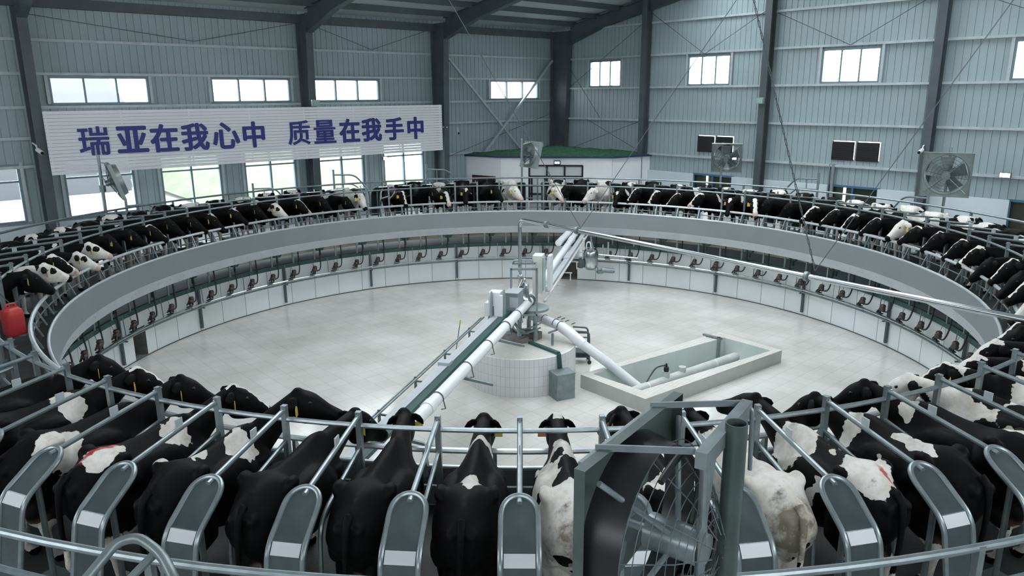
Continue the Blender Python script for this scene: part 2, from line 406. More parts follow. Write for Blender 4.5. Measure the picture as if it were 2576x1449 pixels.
# black extraction louvres, each hung a little off its opening
for i, (s0, s1) in enumerate(LOUV):
    t = thing('exhaust_louvre', ['black square louvre panel left of its pair above the two-pane window beside the round fan', 'black square louvre panel half hidden behind the top of a round fan',
              'black square louvre panel, left one of the pair between the two tall dark posts', 'black square louvre panel, right one of the pair between the two tall dark posts'][i], 'louvre', BP(.03, (s0 + s1) / 2, ZLV[0]), 'wall louvres')
    m = MB(); m.bar(BP(.04, s0 - .03, 5.02), BP(.04, s1 - .012, 5.02), .05, .72); m.build('housing', 'blackf', t)
    m = MB()
    for k in range(9): m.bar(BP(.075, s0, 4.74 + k * .07), BP(.075, s1 - .03, 4.74 + k * .07), .02, .05)
    m.build('slats', 'shutter', t)

# corner room with turf roof
RA, RB, RC, RD = Vector((-2.72, 19.28, 0)), Vector((-.96, 17.95, 0)), Vector((4.34, 17.31, 0)), Vector((6.55, 18.65, 0))
RT = 4.33
dr0, dr1 = 1.39, 3.95; BCd = (RC - RB).normalized(); ABd = (RB - RA).normalized()
m = MB()
def wseg(p, q, z0, z1): m.bar(Vector(p) + Vector((0, 0, (z0 + z1) / 2)), Vector(q) + Vector((0, 0, (z0 + z1) / 2)), .14, z1 - z0)
wseg(RA, RA + ABd * .37, YARD, RT); wseg(RA + ABd * .37, RA + ABd * 1.92, 3.4, RT); wseg(RA + ABd * 1.92, RB + ABd * .05, YARD, RT)
wseg(RB, RB + BCd * dr0, YARD, RT); wseg(RB + BCd * dr0, RB + BCd * dr1, 3.97, RT); wseg(RB + BCd * dr1, RC, YARD, RT); wseg(RC, RD, YARD, RT)
struct(m.build('wall_room', 'render'))
m = MB()
edge = [RA - ABd * .2 + Vector((-.05, -.2, 0)), RB + Vector((-.05, -.2, 0)), RC + Vector((.05, -.2, 0)), RD + Vector((.3, -.05, 0))]
m.prism([(p.x, p.y) for p in edge] + [(CN.x + 4, CN.y - 1.0), (CN.x, CN.y - .3), (CN.x - 2.5, CN.y - 2.4)], RT - .02, RT + .07)
TN += 1; struct(m.build('trim_%d' % TN, 'trimblue'))
# turf: a sheet of matting with soft folds
m = MB(); N = 40; vs = []
front = [edge[0], edge[1], edge[2], edge[3]]
def frontpt(t):
    L = [(front[i + 1] - front[i]).length for i in range(3)]; d = t * sum(L)
    for i in range(3):
        if d <= L[i] or i == 2: return front[i].lerp(front[i + 1], d / L[i])
        d -= L[i]
rnd = random.Random(5)
for i in range(N + 1):
    f = frontpt(i / N); back = CN + Vector((-.1, -1.9, 0)) + Vector((3.0, -1.9, 0)) * max(0, i / N - .5) + Vector((-3, -2.7, 0)) * max(0, .5 - i / N)
    for j in range(13):
        p = f.lerp(back, j / 12)
        z = RT + .08 + .24 * sin(pi * min(1, j / 12 * .55 + .02)) * (.55 + .45 * sin(pi * i / N)) + .03 * sin(i * 1.3 + j) + .02 * sin(i * .7 - j * 1.9)
        if j == 0: z = RT + .07 + .02 * sin(i * 1.7)
        vs.append((p.x, p.y, z))
m.add(vs, [(i * 13 + j, (i + 1) * 13 + j, (i + 1) * 13 + j + 1, i * 13 + j + 1) for i in range(N) for j in range(12)])
turf = m.build('turf_matting', 'turf', origin=(1.8, 19, RT)); tag(turf, 'green artificial turf laid over the roof of the white corner room', 'turf', kind='stuff')
# glazed door
o = bpy.data.objects.new('door_1', None); COL.objects.link(o); o['kind'] = 'structure'; LOC['door_1'] = RB + BCd * dr0 + Vector((0, 0, YARD)); o.location = LOC['door_1']
m = MB(); n_rm = Vector((BCd.y, -BCd.x, 0))
def dbar(s0, z0, s1, z1, t=.07): m.bar(RB + BCd * s0 + Vector((0, 0, z0)) + n_rm * .05, RB + BCd * s1 + Vector((0, 0, z1)) + n_rm * .05, .08, t, up=n_rm if abs(s0 - s1) < 1e-6 else (0, 0, 1))
w3 = (dr1 - dr0) / 3
for s in (dr0, dr0 + w3, dr0 + 2 * w3, dr1): dbar(s, YARD, s, 3.97, .08)
for z in (2.2, 3.43, 3.95): dbar(dr0, z, dr1, z, .08)
for s in (dr0 + .12, dr0 + w3 - .1): dbar(s, YARD, s, 3.4, .03)
for z in (2.55, 2.6): dbar(dr0, z, dr0 + w3, z, .04)
m.build('door_frame', 'blackf', o)
MT['frost'] = nmat('frosted door pane', (.62, .66, .68), .25)
MB().box(RB + BCd * (dr0 + dr1) / 2 + Vector((0, 0, 3.06)), (dr1 - dr0, .03, 1.8), atan2(BCd.y, BCd.x)).build('door_pane', 'frost', o)
o = MB().box(RA + ABd * 1.145 + Vector((0, 0, 2.78)), (1.55, .06, 1.25), atan2(ABd.y, ABd.x)).build('door_2', 'maroon', origin=RA + ABd * 1.145 + Vector((0, 0, YARD))); struct(o)
t = thing('emergency_light', 'small black framed lamp mounted above the black glazed double door', 'lamp', RB + BCd * 2.74 + n_rm * .1 + Vector((0, 0, 4.0)))
MB().box(RB + BCd * 2.74 + n_rm * .135 + Vector((0, 0, 4.1)), (.32, .1, .2), atan2(BCd.y, BCd.x)).build('housing', 'blackf', t)
MB().box(RB + BCd * 2.74 + n_rm * .195 + Vector((0, 0, 4.1)), (.25, .02, .12), atan2(BCd.y, BCd.x)).build('lamp_lens', 'tube', t)

# ------------------------------------------------------------------ floors
def fill_poly(name, loops, z, mat):
    bm = bmesh.new(); es = []
    for lp in loops:
        vs = [bm.verts.new((p[0], p[1], z)) for p in lp]
        for i in range(len(vs)): es.append(bm.edges.new((vs[i], vs[(i + 1) % len(vs)])))
    bmesh.ops.triangle_fill(bm, use_beauty=True, use_dissolve=False, edges=es)
    for f in bm.faces:
        if f.normal.z < 0: f.normal_flip()
    me = bpy.data.meshes.new(name); bm.to_mesh(me); bm.free(); me.materials.append(MT[mat])
    o = bpy.data.objects.new(name, me); COL.objects.link(o); return o
circ = lambda r, n=128: [(r * cos(2 * pi * i / n), r * sin(2 * pi * i / n)) for i in range(n)]
PIT = [Vector((1.50, -.76, 0)), Vector((2.88, -2.36, 0)), Vector((7.2, 1.04, 0)), Vector((5.9, 2.70, 0))]
pc = sum(PIT, Vector()) / 4; PIN = []
for p in PIT:
    d = (p - pc)
    ex = (PIT[2] - PIT[1]).normalized(); ey = (PIT[0] - PIT[1]).normalized()
    PIN.append(pc + ex * (d.dot(ex) - .3 * np.sign(d.dot(ex))) + ey * (d.dot(ey) - .3 * np.sign(d.dot(ey))))
struct(fill_poly('floor', [circ(11.02), [(p.x, p.y) for p in PIN]], 0, 'floor'))
fp = [BP(0, 0, 0), BP(A_MAX, 0, 0), BP(A_MAX, B_MAX, 0), BP(0, B_MAX, 0)]
struct(fill_poly('floor_yard', [[(p.x, p.y) for p in fp], circ(14.12)], YARD, 'yard'))
m = MB(); m.lathe([(11.0, 1.45), (14.12, 1.45), (14.12, YARD + .001)], 128); struct(m.build('floor_trench', 'plinth'))
# pit wall with two niches
nich = [(-83.3, -80.4), (8.6, 11.9)]
m = MB()
def arc(r, d0, d1, z0, z1, n):
    pts = [(d0 + (d1 - d0) * i / n) for i in range(n + 1)]
    m.add([pol(r, d, z) for d in pts for z in (z0, z1)], [(2 * i, 2 * i + 2, 2 * i + 3, 2 * i + 1) for i in range(n)])
arc(11.0, -180, nich[0][0], 0, 1.46, 40); arc(11.0, nich[0][1], nich[1][0], 0, 1.46, 40); arc(11.0, nich[1][1], 180, 0, 1.46, 70)
for d0, d1 in nich: arc(11.0, d0, d1, .9, 1.46, 4)
struct(m.build('wall_pit', 'pitwall'))
m = MB()
for d0, d1 in nich:
    for i in range(4):
        pass
    p = [pol(11.0, d0, 0), pol(11.0, d1, 0), pol(11.7, d1, 0), pol(11.7, d0, 0)]
    vs = [v + Vector((0, 0, z)) for v in p for z in (0.02, .92)]
    m.add(vs, [(0, 1, 7, 6), (6, 7, 5, 4), (4, 5, 3, 2), (0, 6, 4, 2), (1, 3, 5, 7)], False)
struct(m.build('wall_niche', 'wood'))
m = MB(); m.lathe([(10.985, 0), (10.97, .02), (10.985, .03)], 128); TN += 1; struct(m.build('trim_%d' % TN, 'steel'))

# ------------------------------------------------------------------ outdoors, seen through the windows
MB().box(BP(20, -26, 1.9), (90, 51, .1), atan2(TL.y, TL.x)).build('ground_outside', 'outg', origin=BP(20, -26, 1.9))['kind'] = 'structure'
MB().box(BP(-16, 20, 1.9), (31, 60, .1), atan2(TL.y, TL.x)).build('ground_side', 'outg', origin=BP(-16, 20, 1.9))['kind'] = 'structure'
m = MB(); vs = []; nx, ny = 30, 16
for i in range(nx + 1):
    for j in range(ny + 1):
        a, b = 1 + 15.5 * i / nx, -4.5 - 22 * j / ny
        vs.append(BP(a, b, 1.96 + 3.2 * (j / ny) ** .8 * min(1, (i + 1) / 4, (nx - i + 1) / 5) + .08 * sin(i * 2.1) * cos(j * 1.7)))
m.add(vs, [(i * (ny + 1) + j, i * (ny + 1) + j + 1, (i + 1) * (ny + 1) + j + 1, (i + 1) * (ny + 1) + j) for i in range(nx) for j in range(ny)])
tag(m.build('grass_bank', 'grass', origin=BP(9, -10, 1.96)), 'green grass bank outside the lower windows', 'grass', kind='stuff')
t = thing('outbuilding', 'pale low outbuilding with a sloping roof outside the upper left windows', 'building', BP(21, -20, 1.95))
MB().box(BP(24, -22, 4.2), (14, 8, 4.5), atan2(TL.y, TL.x)).build('wall', 'outw', t)
m = MB()
for sg in (-1, 1):
    vs = [BP(16.6, -22 + sg * 4.6, 6.3), BP(31.4, -22 + sg * 4.6, 6.3), BP(31.4, -22, 8.6), BP(16.6, -22, 8.6)]
    m.add(vs + [v + Vector((0, 0, .12)) for v in vs], [(0, 1, 2, 3), (7, 6, 5, 4), (0, 4, 5, 1), (1, 5, 6, 2), (2, 6, 7, 3), (3, 7, 4, 0)], False)
m.build('roof', 'outw', t)
t2 = m = MB(); m.box(BP(22.2, -14.5, 6), (.5, .5, 8), atan2(TL.y, TL.x)); tag(m.build('white_mast', 'render', origin=BP(22.2, -14.5, 1.95)), 'white square mast standing outside the upper left window', 'mast')

# ------------------------------------------------------------------ slogan banner
t = thing('slogan_banner', 'long white slatted banner with navy Chinese lettering high on the left wall', 'banner', BP(16.4, 1.0, 4.75))
m = MB(); H0, H1, nsl = 4.76, 6.83, 18; ph = (H1 - H0) / nsl
for k in range(nsl): m.bar(BP(8.35, 1.02, H0 + (k + .5) * ph), BP(24.42, 1.02, H0 + (k + .5) * ph), .03, ph - .011)
m.build('slats', 'sign', t)
m = MB()
for a in np.arange(8.45, 24.5, 2.27): m.bar(BP(a, 1.0, H0), BP(a, 1.0, H1), .03, .05, up=TL)
for a in (8.05, 14.75, 24.3): m.bar(BP(a, .7, 5.8), BP(a, 1.0, 5.8), .06, .06)
m.build('battens', 'sign', t)
Rt = Matrix((TL, Vector((0, 0, 1)), TR)).transposed()
for ch, a in zip('瑞亚在我心中质量在我手中', (23.03, 21.82, 20.75, 19.66, 18.52, 17.43, 15.55, 14.4, 13.24, 12.16, 11.0, 9.87)):
    cu = bpy.data.curves.new('lettering', 'FONT'); cu.body = ch; cu.size = 1.0; cu.extrude = .02; cu.resolution_u = 4
    tmp = bpy.data.objects.new('tmp', cu); COL.objects.link(tmp); bpy.context.view_layer.update()
    me = bpy.data.meshes.new_from_object(tmp.evaluated_get(bpy.context.evaluated_depsgraph_get())); bpy.data.objects.remove(tmp)
    xs = np.array([v.co[:] for v in me.vertices]); c = (xs.min(0) + xs.max(0)) / 2; sc_ = min(.98 / (xs[:, 1].max() - xs[:, 1].min()), 1.12)
    ctr = BP(a, 1.06, 5.83)
    # a heavy face: the glyph thickened by overlaid copies
    fcs = [tuple(pl.vertices) for pl in me.polygons]; lm = MB()
    for k in range(9):
        bw = .017 if ch in '瑞质量' else .031; dx, dy = (0, 0) if k == 8 else (bw * cos(k * pi / 4), bw * .95 * sin(k * pi / 4))
        lm.add([Rt @ Vector(((v.co.x - c[0]) * sc_ * .94 + dx, (v.co.y - c[1]) * sc_ * .95 + dy, v.co.z + k * .0006)) + ctr for v in me.vertices], fcs, False)
    bpy.data.meshes.remove(me); lo = lm.build('lettering', 'blue', t); lo['label'] = 'navy character ' + ch

# ================================================================== ROTARY PLATFORM
NST = 80; STEP = 360 / NST; PH = .1
DECK = 2.32
plat = thing('rotary_milking_platform', 'huge ring shaped rotary milking platform with steel rails and stall dividers', 'milking platform', (0, 0, 0))
m = MB(); m.lathe([(10.36, 2.12), (13.2, 2.12), (13.2, DECK), (10.36, DECK)], 160, closed_prof=True); m.build('deck', 'deck', plat)
m = MB(); m.lathe([(10.37, 2.84), (10.345, 2.84), (10.262, 2.296), (10.29, 2.296)], 160, closed_prof=True)
for k in range(20):
    m.bar(pol(10.28, k * 18 + 3, 2.32), pol(10.325, k * 18 + 3, 2.55), .012, .012)
m.build('fascia', 'fascia', plat)
m = MB(); m.lathe([(10.29, 2.297), (10.262, 2.29), (10.35, 2.012), (10.37, 2.012)], 160, closed_prof=True)
for k in range(120): m.box(pol(10.30, k * 3, 2.17), (.02, .02, .02))
m.build('apron', 'apron', plat)
MB().ring(10.36, 2.855, .03).build('fascia_rim', 'galvb', plat)
MB().ring(11.22, 3.756, .03).build('head_rail', 'galv', plat)
MB().ring(10.6, 3.2, .038).build('feed_rail', 'galvb', plat)
MB().ring(10.6, 2.98, .016, m=6).build('lower_rail', 'galv', plat)
MB().ring(11.22, 3.08, .02, m=6).build('knee_rail', 'galvd', plat)
m = MB(); m.lathe([(10.88, 1.38), (10.96, 1.38), (10.96, 1.52), (10.88, 1.52)], 160, closed_prof=True); m.build('ring_beam', 'green', plat)
m = MB(); m.lathe([(11.9, 1.9), (12.05, 1.9), (12.05, 2.12), (11.9, 2.12)], 120, closed_prof=True); m.build('rail_beam', 'steel', plat)
MB().ring(11.3, 1.78, .07, m=8).build('vacuum_line', 'cream', plat)

def inst(mesh_obj, ang, parent, name=None):
    o = mesh_obj.copy(); COL.objects.link(o); o.rotation_euler = (0, 0, -radians(ang)); o.parent = parent; return o
# one of each repeated part, built at the far point (0 degrees) and turned round the centre
m = MB(); m.box((0, 11.22, (DECK + 3.92) / 2), (.06, .06, 3.92 - DECK)); m.box((0, 11.22, DECK + .01), (.16, .16, .02)); m.tube([(0, 11.16, 3.89), (0, 11.29, 3.89)], .008, 6)
post = m.build('stall_post', 'galv', plat)
m = MB(); m.box((0, 10.6, 3.03), (.045, .045, .36)); m.bar((0, 10.6, 3.2), (0, 10.45, 2.86), .03, .03)
rpost = m.build('rail_post', 'galv', plat)
def divider(base, parent):
    d = base
    return d
m = MB(); m.tube([(0, 11.2, 3.87), (0, 12.6, 3.70)], .028, 10)
m.tube(fillet([(0, 11.22, 3.5), (0, 12.35, 3.27), (0, 12.42, 2.34)], .25, 5), .026, 8)
m.bar((0, 11.27, 3.5), (0, 11.22, 2.45), .03, .03)
div = m.build('stall_divider', 'galv', plat)
MB().box((0, 11.82, 3.86), (.014, .10, .10)).build('number_plate', 'girt', div)
gp = [(12.52, 3.715), (12.60, 3.69), (12.98, 3.46), (13.06, 3.36), (13.24, 2.5)]
hw = .165
m = MB()
arch = [(12.66 - .14 * sin(t), t) for t in np.linspace(0, pi, 11)]
sh = []
def surf(x, y):
    # height of the bent sheet at radius y
    zz = np.interp(y, [12.4, 12.60, 12.98, 13.06, 13.24], [3.79, 3.69, 3.46, 3.36, 2.5]); return (x, y, float(zz))
outl = [surf(-hw, 13.24), surf(-hw, 13.06), surf(-hw, 12.98), surf(-hw, 12.80)] + [surf(-hw * cos(t), 12.66 - .17 * sin(t) + .02) for t in np.linspace(0, pi, 9)] + [surf(hw, 12.80), surf(hw, 12.98), surf(hw, 13.06), surf(hw, 13.24)]
m.tube(fillet(outl, .06, 3), .026, 10)
gframe = m.build('guard_frame', 'galv', div)
m = MB(); L = []
for y in (12.53, 12.58, 12.64, 12.72, 12.85, 12.98, 13.02, 13.06, 13.24):
    k = hw if y > 12.66 else hw * sqrt(max(.05, 1 - ((12.68 - y) / .18) ** 2))
    L.append((surf(-k, y), surf(k, y)))
vs = [p for a in L for p in a]; vs += [(x, y - .02, z - .012) for x, y, z in vs]; nL = len(L)
fs = [(2 * i, 2 * i + 1, 2 * i + 3, 2 * i + 2) for i in range(nL - 1)] + [(2 * nL + 2 * i + 2, 2 * nL + 2 * i + 3, 2 * nL + 2 * i + 1, 2 * nL + 2 * i) for i in range(nL - 1)]
m.add(vs, fs, False); gsheet = m.build('guard_sheet', 'panelface', div, sharp=20)
m = MB()
a0, a1, b0, b1 = surf(-hw + .03, 12.985), surf(hw - .03, 12.985), surf(-hw + .03, 13.056), surf(hw - .03, 13.056)
up = Vector((0, .010, .003)); m.add([Vector(p) + up for p in (a0, a1, b1, b0)] + [Vector(p) for p in (a0, a1, b1, b0)], [(0, 1, 2, 3), (0, 4, 5, 1), (2, 6, 7, 3)], False)
strip = m.build('white_strip', 'whitetag', div)  # white strip along the bend of the guard sheet
m = MB(); m.tube([(0, 12.78, DECK), (0, 12.78, 3.5)], .03, 8); m.box((0, 12.9, 2.36), (.3, .5, .06))
m.build('guard_post', 'galvd', div)
m = MB(); m.add([(-.2, 10.84, 1.98), (.2, 10.84, 1.98), (.2, 11.02, 1.98), (-.2, 11.02, 1.98), (-.1, 10.86, 1.80), (.1, 10.86, 1.80), (.1, 11.0, 1.80), (-.1, 11.0, 1.80)], [(0, 1, 2, 3), (7, 6, 5, 4), (0, 4, 5, 1), (1, 5, 6, 2), (2, 6, 7, 3), (3, 7, 4, 0)], False)
m.box((0, 10.93, 2.06), (.06, .06, .16)); m.box((0, 10.93, 1.72), (.05, .05, .2))
pbox = m.build('pulsator_box', 'green', plat)
m = MB(); m.box((0, 10.86, 1.82), (.06, .03, .6)); hang = m.build('hanger', 'galvd', plat)
m = MB(); m.bar((0, 10.5, 2.06), (0, 13.0, 2.06), .08, .12); jst = m.build('deck_joist', 'steel', plat)
for k in range(NST):
    a = PH + k * STEP
    if k:
        inst(post, a, plat); o = inst(div, a, plat)
        for ch in list(div.children):
            c = ch.copy(); COL.objects.link(c); c.parent = o
        inst(rpost, a + 1.6, plat); inst(hang, a + 1.2, plat); inst(jst, a + 2.0, plat)
        if k % 2 == 0: inst(pbox, a + 2.6, plat)
for o, d in ((post, 0), (div, 0), (rpost, 1.6), (hang, 1.2), (jst, 2.0), (pbox, 2.6)): o.rotation_euler = (0, 0, -radians(PH + d))

# milking units hanging under the inner edge of the platform
cl0 = thing('milking_unit', '', 'milking unit', (0, 0, 0), 'milking units under the platform')
m = MB(); c = Vector((0, 10.74, 1.15))
m.ell(c, (.10, .09, .08), 12, 8); m.lathe([(0, 0), (.07, 0), (.085, .05), (.06, .1), (0, .1)], 12, c + Vector((.02, 0, .04)))
m.build('claw', 'brown', cl0)
m = MB()
for dx, dy in ((-.06, -.05), (-.06, .05), (.0, -.06), (.0, .06)): m.tube([c + Vector((dx, dy, -.02)), c + Vector((dx * 1.5 - .03, dy * 1.3, -.10))], [.02, .026], 8)
m.box(c + Vector((-.08, 0, -.14)), (.2, .09, .025)); m.box(c + Vector((-.06, 0, -.07)), (.03, .03, .14))
m.build('teat_cup', 'blackf', cl0)
m = MB(); m.tube(bez([(.30, 10.86, 2.05), (.31, 10.84, 1.6), (.29, 10.8, 1.3), (.22, 10.76, 1.13), (.08, 10.74, 1.1)], 6), .022, 8); m.build('milk_hose', 'rubber', cl0)
m = MB(); m.tube([(-.02, 10.76, 1.24), (-.02, 10.86, 1.5)], .006, 5); m.build('cord', 'steel', cl0)
lab_cl = 'brown milking claw on a black curved hose hanging below the platform edge'
first = True
for k in range(-23, 24):
    a = .8 + 4.5 * k
    if k == 2: continue
    if first: o = cl0; first = False
    else:
        o = cl0.copy(); COL.objects.link(o)
        for ch in list(cl0.children): q = ch.copy(); COL.objects.link(q); q.parent = o
    o.rotation_euler = (0, 0, -radians(a)); o['label'] = lab_cl
# milk pipe ring on its posts
mp = thing('milk_pipe_ring', 'double steel pipe ring running round the white pit wall on dark posts', 'pipe', (0, 0, 0))
m = MB(); m.ring(10.78, .93, .036, m=10)
for k in range(40):
    a = k * 9 + 1; m.tube([pol(10.78, a - .15, .93), pol(10.78, a + .15, .93)], .05, 10)
m.build('upper_pipe', 'chrome', mp); MB().ring(10.84, .83, .03, m=8).build('lower_pipe', 'galvd', mp)
for k in range(20):
    a = 4.6 + 18.25 * (k - 10)
    m = MB(); q = pol(10.93, a, 0); m.bar(pol(10.93, a, .12), pol(10.93, a, 1.5), .07, .07, up=q); m.bar(pol(10.74, a, .80), pol(10.93, a, .80), .04, .03); m.build('support_post', 'steel', mp)
for k in range(40): MB().bar(pol(10.84, k * 9 + 4, .8), pol(10.88, k * 9 + 4, 1.5), .02, .02).build('tie_rod', 'galvd', mp)

# ================================================================== CENTRE PEDESTAL AND SWIVEL ARM
ped = thing('pedestal', 'round white tiled pedestal in the middle of the pit floor', 'pedestal', (0, 0, 0))
m = MB(); m.lathe([(1.42, 0), (1.42, .985), (1.40, 1.0)], 64); m.build('drum', 'pedtile', ped)
MB().lathe([(0, 1.0), (1.40, 1.0)], 64).build('top', 'curb', ped)
m = MB(); m.bar((.22, -.2, 1.03), (.92, -1.05, 1.03), .11, .06); m.bar((.925, -1.09, 1.03), (.96, -1.1, .62), .10, .11, up=(1, 0, 0)); m.build('cable_duct', 'green', ped)
sb = thing('steel_junction_box', 'square grey steel box on the floor against the round pedestal', 'box', (.98, -1.42, 0))
bxn = (Vector((.9, -1.6, 0)) - Vector((.67, -1.27, 0)))
ang = atan2(.22, .45)
MB().box((1.0, -1.36, .325), (.5, .4, .65), ang).build('case', 'galvd', sb)
m = MB(); m.box((1.0, -1.36, .655), (.52, .42, .02), ang); m.build('lid', 'galvd', sb)

arm = thing('swivel_arm', 'long pipe and beam arm crossing the pit over the central pedestal', 'pipe bridge', (0, 0, 1.0))
DN = Vector((-.258, -.966, 0)); LN = Vector((.966, -.258, 0)); DF = Vector((.195, .981, 0)); LF = Vector((.981, -.195, 0))
PN = Vector((.19, .2, 0)); PF = Vector((.30, .7, 0))
def an(t, o, z): return PN + DN * t + LN * o + Vector((0, 0, z))
def af(t, o, z): return PF + DF * t + LF * o + Vector((0, 0, z))
m = MB(); m.tube([an(-.1, 0, 2.0), an(10.3, 0, 2.0)], .115, 20); m.tube([an(1.9, 0, 2.0), an(2.15, 0, 2.0)], .135, 20); m.tube([an(6.9, 0, 2.0), an(7.1, 0, 2.0)], .13, 20)
m.build('milk_main', 'pvc', arm)
m = MB(); m.tube([an(-.28, 0, 2.0), an(-.1, 0, 2.0)], .125, 20); m.build('end_cap', 'steel', arm)
for t in (1.2, 2.2, 3.6, 5.0, 6.6, 8.2):
    m = MB(); m.tube([an(t, .125 * cos(q), 2.0 + .125 * sin(q)) for q in np.linspace(pi, -.2, 12)] + [an(t, .16, 1.82), an(t, .08, 1.80)], .011, 6)
    m.build('pipe_clamp', 'steel', arm)
m = MB(); m.bar(an(-.6, -.26, 1.86), an(10.3, -.26, 1.86), .14, .34); m.build('beam', 'green', arm)
m = MB(); m.bar(an(-.3, -.44, 1.99), an(10.3, -.44, 1.99), .17, .10); m.bar(an(4.9, -.44, 2.05), an(5.1, -.44, 2.05), .24, .10); m.build('cable_tray', 'apron', arm)
m = MB(); m.tube([an(1.6, -.72, 2.0), an(10.3, -.72, 2.0)], .022, 8); m.tube([an(1.6, -.79, 1.98), an(10.3, -.79, 1.98)], .016, 8)
for t in (2.6, 4.2, 5.8, 7.4): m.bar(an(t, -.5, 1.95), an(t, -.82, 1.95), .03, .03); m.bar(an(t, -.75, 2.04), an(t, -.75, 1.80), .03, .05)
m.build('air_line', 'galvd', arm)
for t in (2.8, 5.2, 8.0): MB().bar(an(t, .0, 1.86), an(t, .62, 1.78), .05, .05).build('bracket', 'galvd', arm)
m = MB(); m.tube([af(0, -.05, 1.98), af(9.6, -.05, 1.98)], .11, 20); m.tube(fillet([af(7.6, -.42, 2.0), af(9.1, -.36, 2.0), af(9.6, -.3, 2.05)], .3), .125, 20); m.tube([af(8.3, -.05, 1.98), af(8.6, -.05, 1.98)], .13, 20)
m.build('wash_main', 'pvc', arm)
m = MB(); m.bar(af(1.2, .22, 1.92), af(9.6, .25, 1.92), .16, .14); m.bar(af(5.0, .23, 2.0), af(6.0, .23, 2.0), .2, .04); m.build('far_tray', 'apron', arm)
m = MB(); m.tube([af(-.2, .36, 1.95), af(9.6, .42, 1.95)], .035, 10)
for t in (2, 3.6, 5.2, 6.8): m.bar(af(t, .2, 1.85), af(t, .6, 1.85), .03, .03); m.bar(af(t, .55, 1.85), af(t, .55, 1.6), .03, .03)
m.build('drain_line', 'pvcd', arm)
# stand under the swivel
m = MB()
for x, y in ((-.05, -.12), (.36, .0), (.2, .45), (-.25, .35)): m.tube([(x, y, 1.0), (x, y, 1.86)], .06, 12)
m.build('stand_leg', 'galv', arm)
m = MB(); m.lathe([(0, 1.80), (.40, 1.80), (.40, 1.86), (.3, 1.90), (0, 1.90)], 28, (.32, .22, 0)); m.build('swivel_plate', 'bluegrey', arm)
m = MB(); m.bar((-.5, .30, 1.09), (.02, -.14, 1.09), .2, .17); m.bar((.1, .4, 1.09), (.48, .14, 1.09), .24, .19); m.bar((-.1, -.2, 1.07), (.16, -.04, 1.07), .16, .14); m.bar((-.4, .42, 1.08), (.44, .5, 1.08), .16, .16)
m.build('stand_foot', 'wood', arm)
m = MB(); m.lathe([(0, 1.9), (.2, 1.9), (.22, 2.05), (.14, 2.2), (.14, 2.5), (0, 2.55)], 20, (.06, .1, 0)); m.lathe([(0, 1.62), (.12, 1.62), (.12, 1.8), (0, 1.8)], 16, (.1, .1, 0)); m.build('rotary_joint', 'chrome', arm)
m = MB()
for zz in (1.30, 1.42): m.tube(bez([(-.25, .3, zz), (.0, -.2, zz - .03), (.3, -.15, zz + .02), (.5, .2, zz)], 6), .022, 6)
m.tube(bez([(-.2, -.1, 1.7), (-.1, -.3, 1.45), (.1, -.2, 1.3), (.2, .1, 1.2)], 6), .03, 8); m.build('loose_hoses', 'galvd', arm)
m = MB()
fx, fy, hw2 = .07, .12, .33
for sx in (-1, 1):
    for sy in (-1, 1): m.box((fx + sx * hw2, fy + sy * hw2, 2.38), (.05, .05, 1.26))
for z in (1.78, 2.98):
    for s in (-1, 1): m.box((fx, fy + s * hw2, z), (2 * hw2, .05, .05)); m.box((fx + s * hw2, fy, z), (.05, 2 * hw2, .05))
m.box((fx, fy, 1.78), (.6, .6, .02)); m.tube(fillet([(-.2, .3, 3.0), (-.2, .3, 3.09), (.3, .3, 3.09), (.3, .3, 3.0)], .05), .025, 8); m.build('valve_frame', 'galv', arm)
m = MB(); m.tube([(-.02, .1, 2.55), (-.02, .1, 2.85)], .04, 10); m.ell((-.02, .1, 2.72), (.08, .06, .06)); m.ell((.08, .1, 2.62), (.06, .05, .05)); m.tube([(-.15, .0, 2.2), (.05, .05, 2.65)], .05, 10); m.build('valve', 'chrome', arm)
cab = MB(); cab.box((.47, .95, 2.60), (.26, .42, 1.02), -.2); cab.build('control_cabinet', 'cabinet', arm)
MB().box((.615, .92, 2.6), (.03, .34, .9), -.2).build('cabinet_window', 'glassy', arm)
cab = MB(); cab.box((.79, 1.15, 2.58), (.09, .34, .95), -.2); cab.box((.735, 1.14, 2.58), (.02, .3, .85), -.2); cab.build('control_cabinet', 'pvc', arm)
MB().box((-.18, -.42, 2.22), (.34, .55, .50), -.26).build('drive_housing', 'bluegrey', arm)
m = MB(); m.box((-.18, -.705, 2.24), (.22, .01, .26), -.26); m.box((-.18, -.42, 2.475), (.36, .57, .015), -.26); m.build('drive_cover', 'apron', arm)
for dx, dy in ((-.72, -1.2), (-.42, -1.05)):
    m = MB(); b0 = Vector((dx, dy, 0)); prof = [(-.17, 1.75), (.17, 1.75), (.06, 2.5), (-.02, 2.66), (-.09, 2.5)]
    vs = [b0 + DN * u + LN * s + Vector((0, 0, z)) for s in (-.02, .02) for u, z in prof]
    m.add(vs, [(4, 3, 2, 1, 0), (5, 6, 7, 8, 9)] + [(i, (i + 1) % 5, 5 + (i + 1) % 5, 5 + i) for i in range(5)], False); m.build('support_fin', 'bluegrey', arm)
m = MB(); m.box((-.62, -1.02, 2.45), (.28, .3, .34), -.26); m.box((-.74, -.95, 2.16), (.26, .26, .34), -.26); m.box((-.55, -1.15, 2.1), (.2, .1, .9), -.26); m.build('sensor_box', 'pvc', arm)
m = MB(); m.tube(bez([(-.78, -1.1, 2.02), (-.8, -1.15, 1.8), (-.74, -1.2, 1.6), (-.78, -1.3, 1.9), (-.85, -1.6, 2.0)], 6), .02, 6); m.build('control_cable', 'rubber', arm)

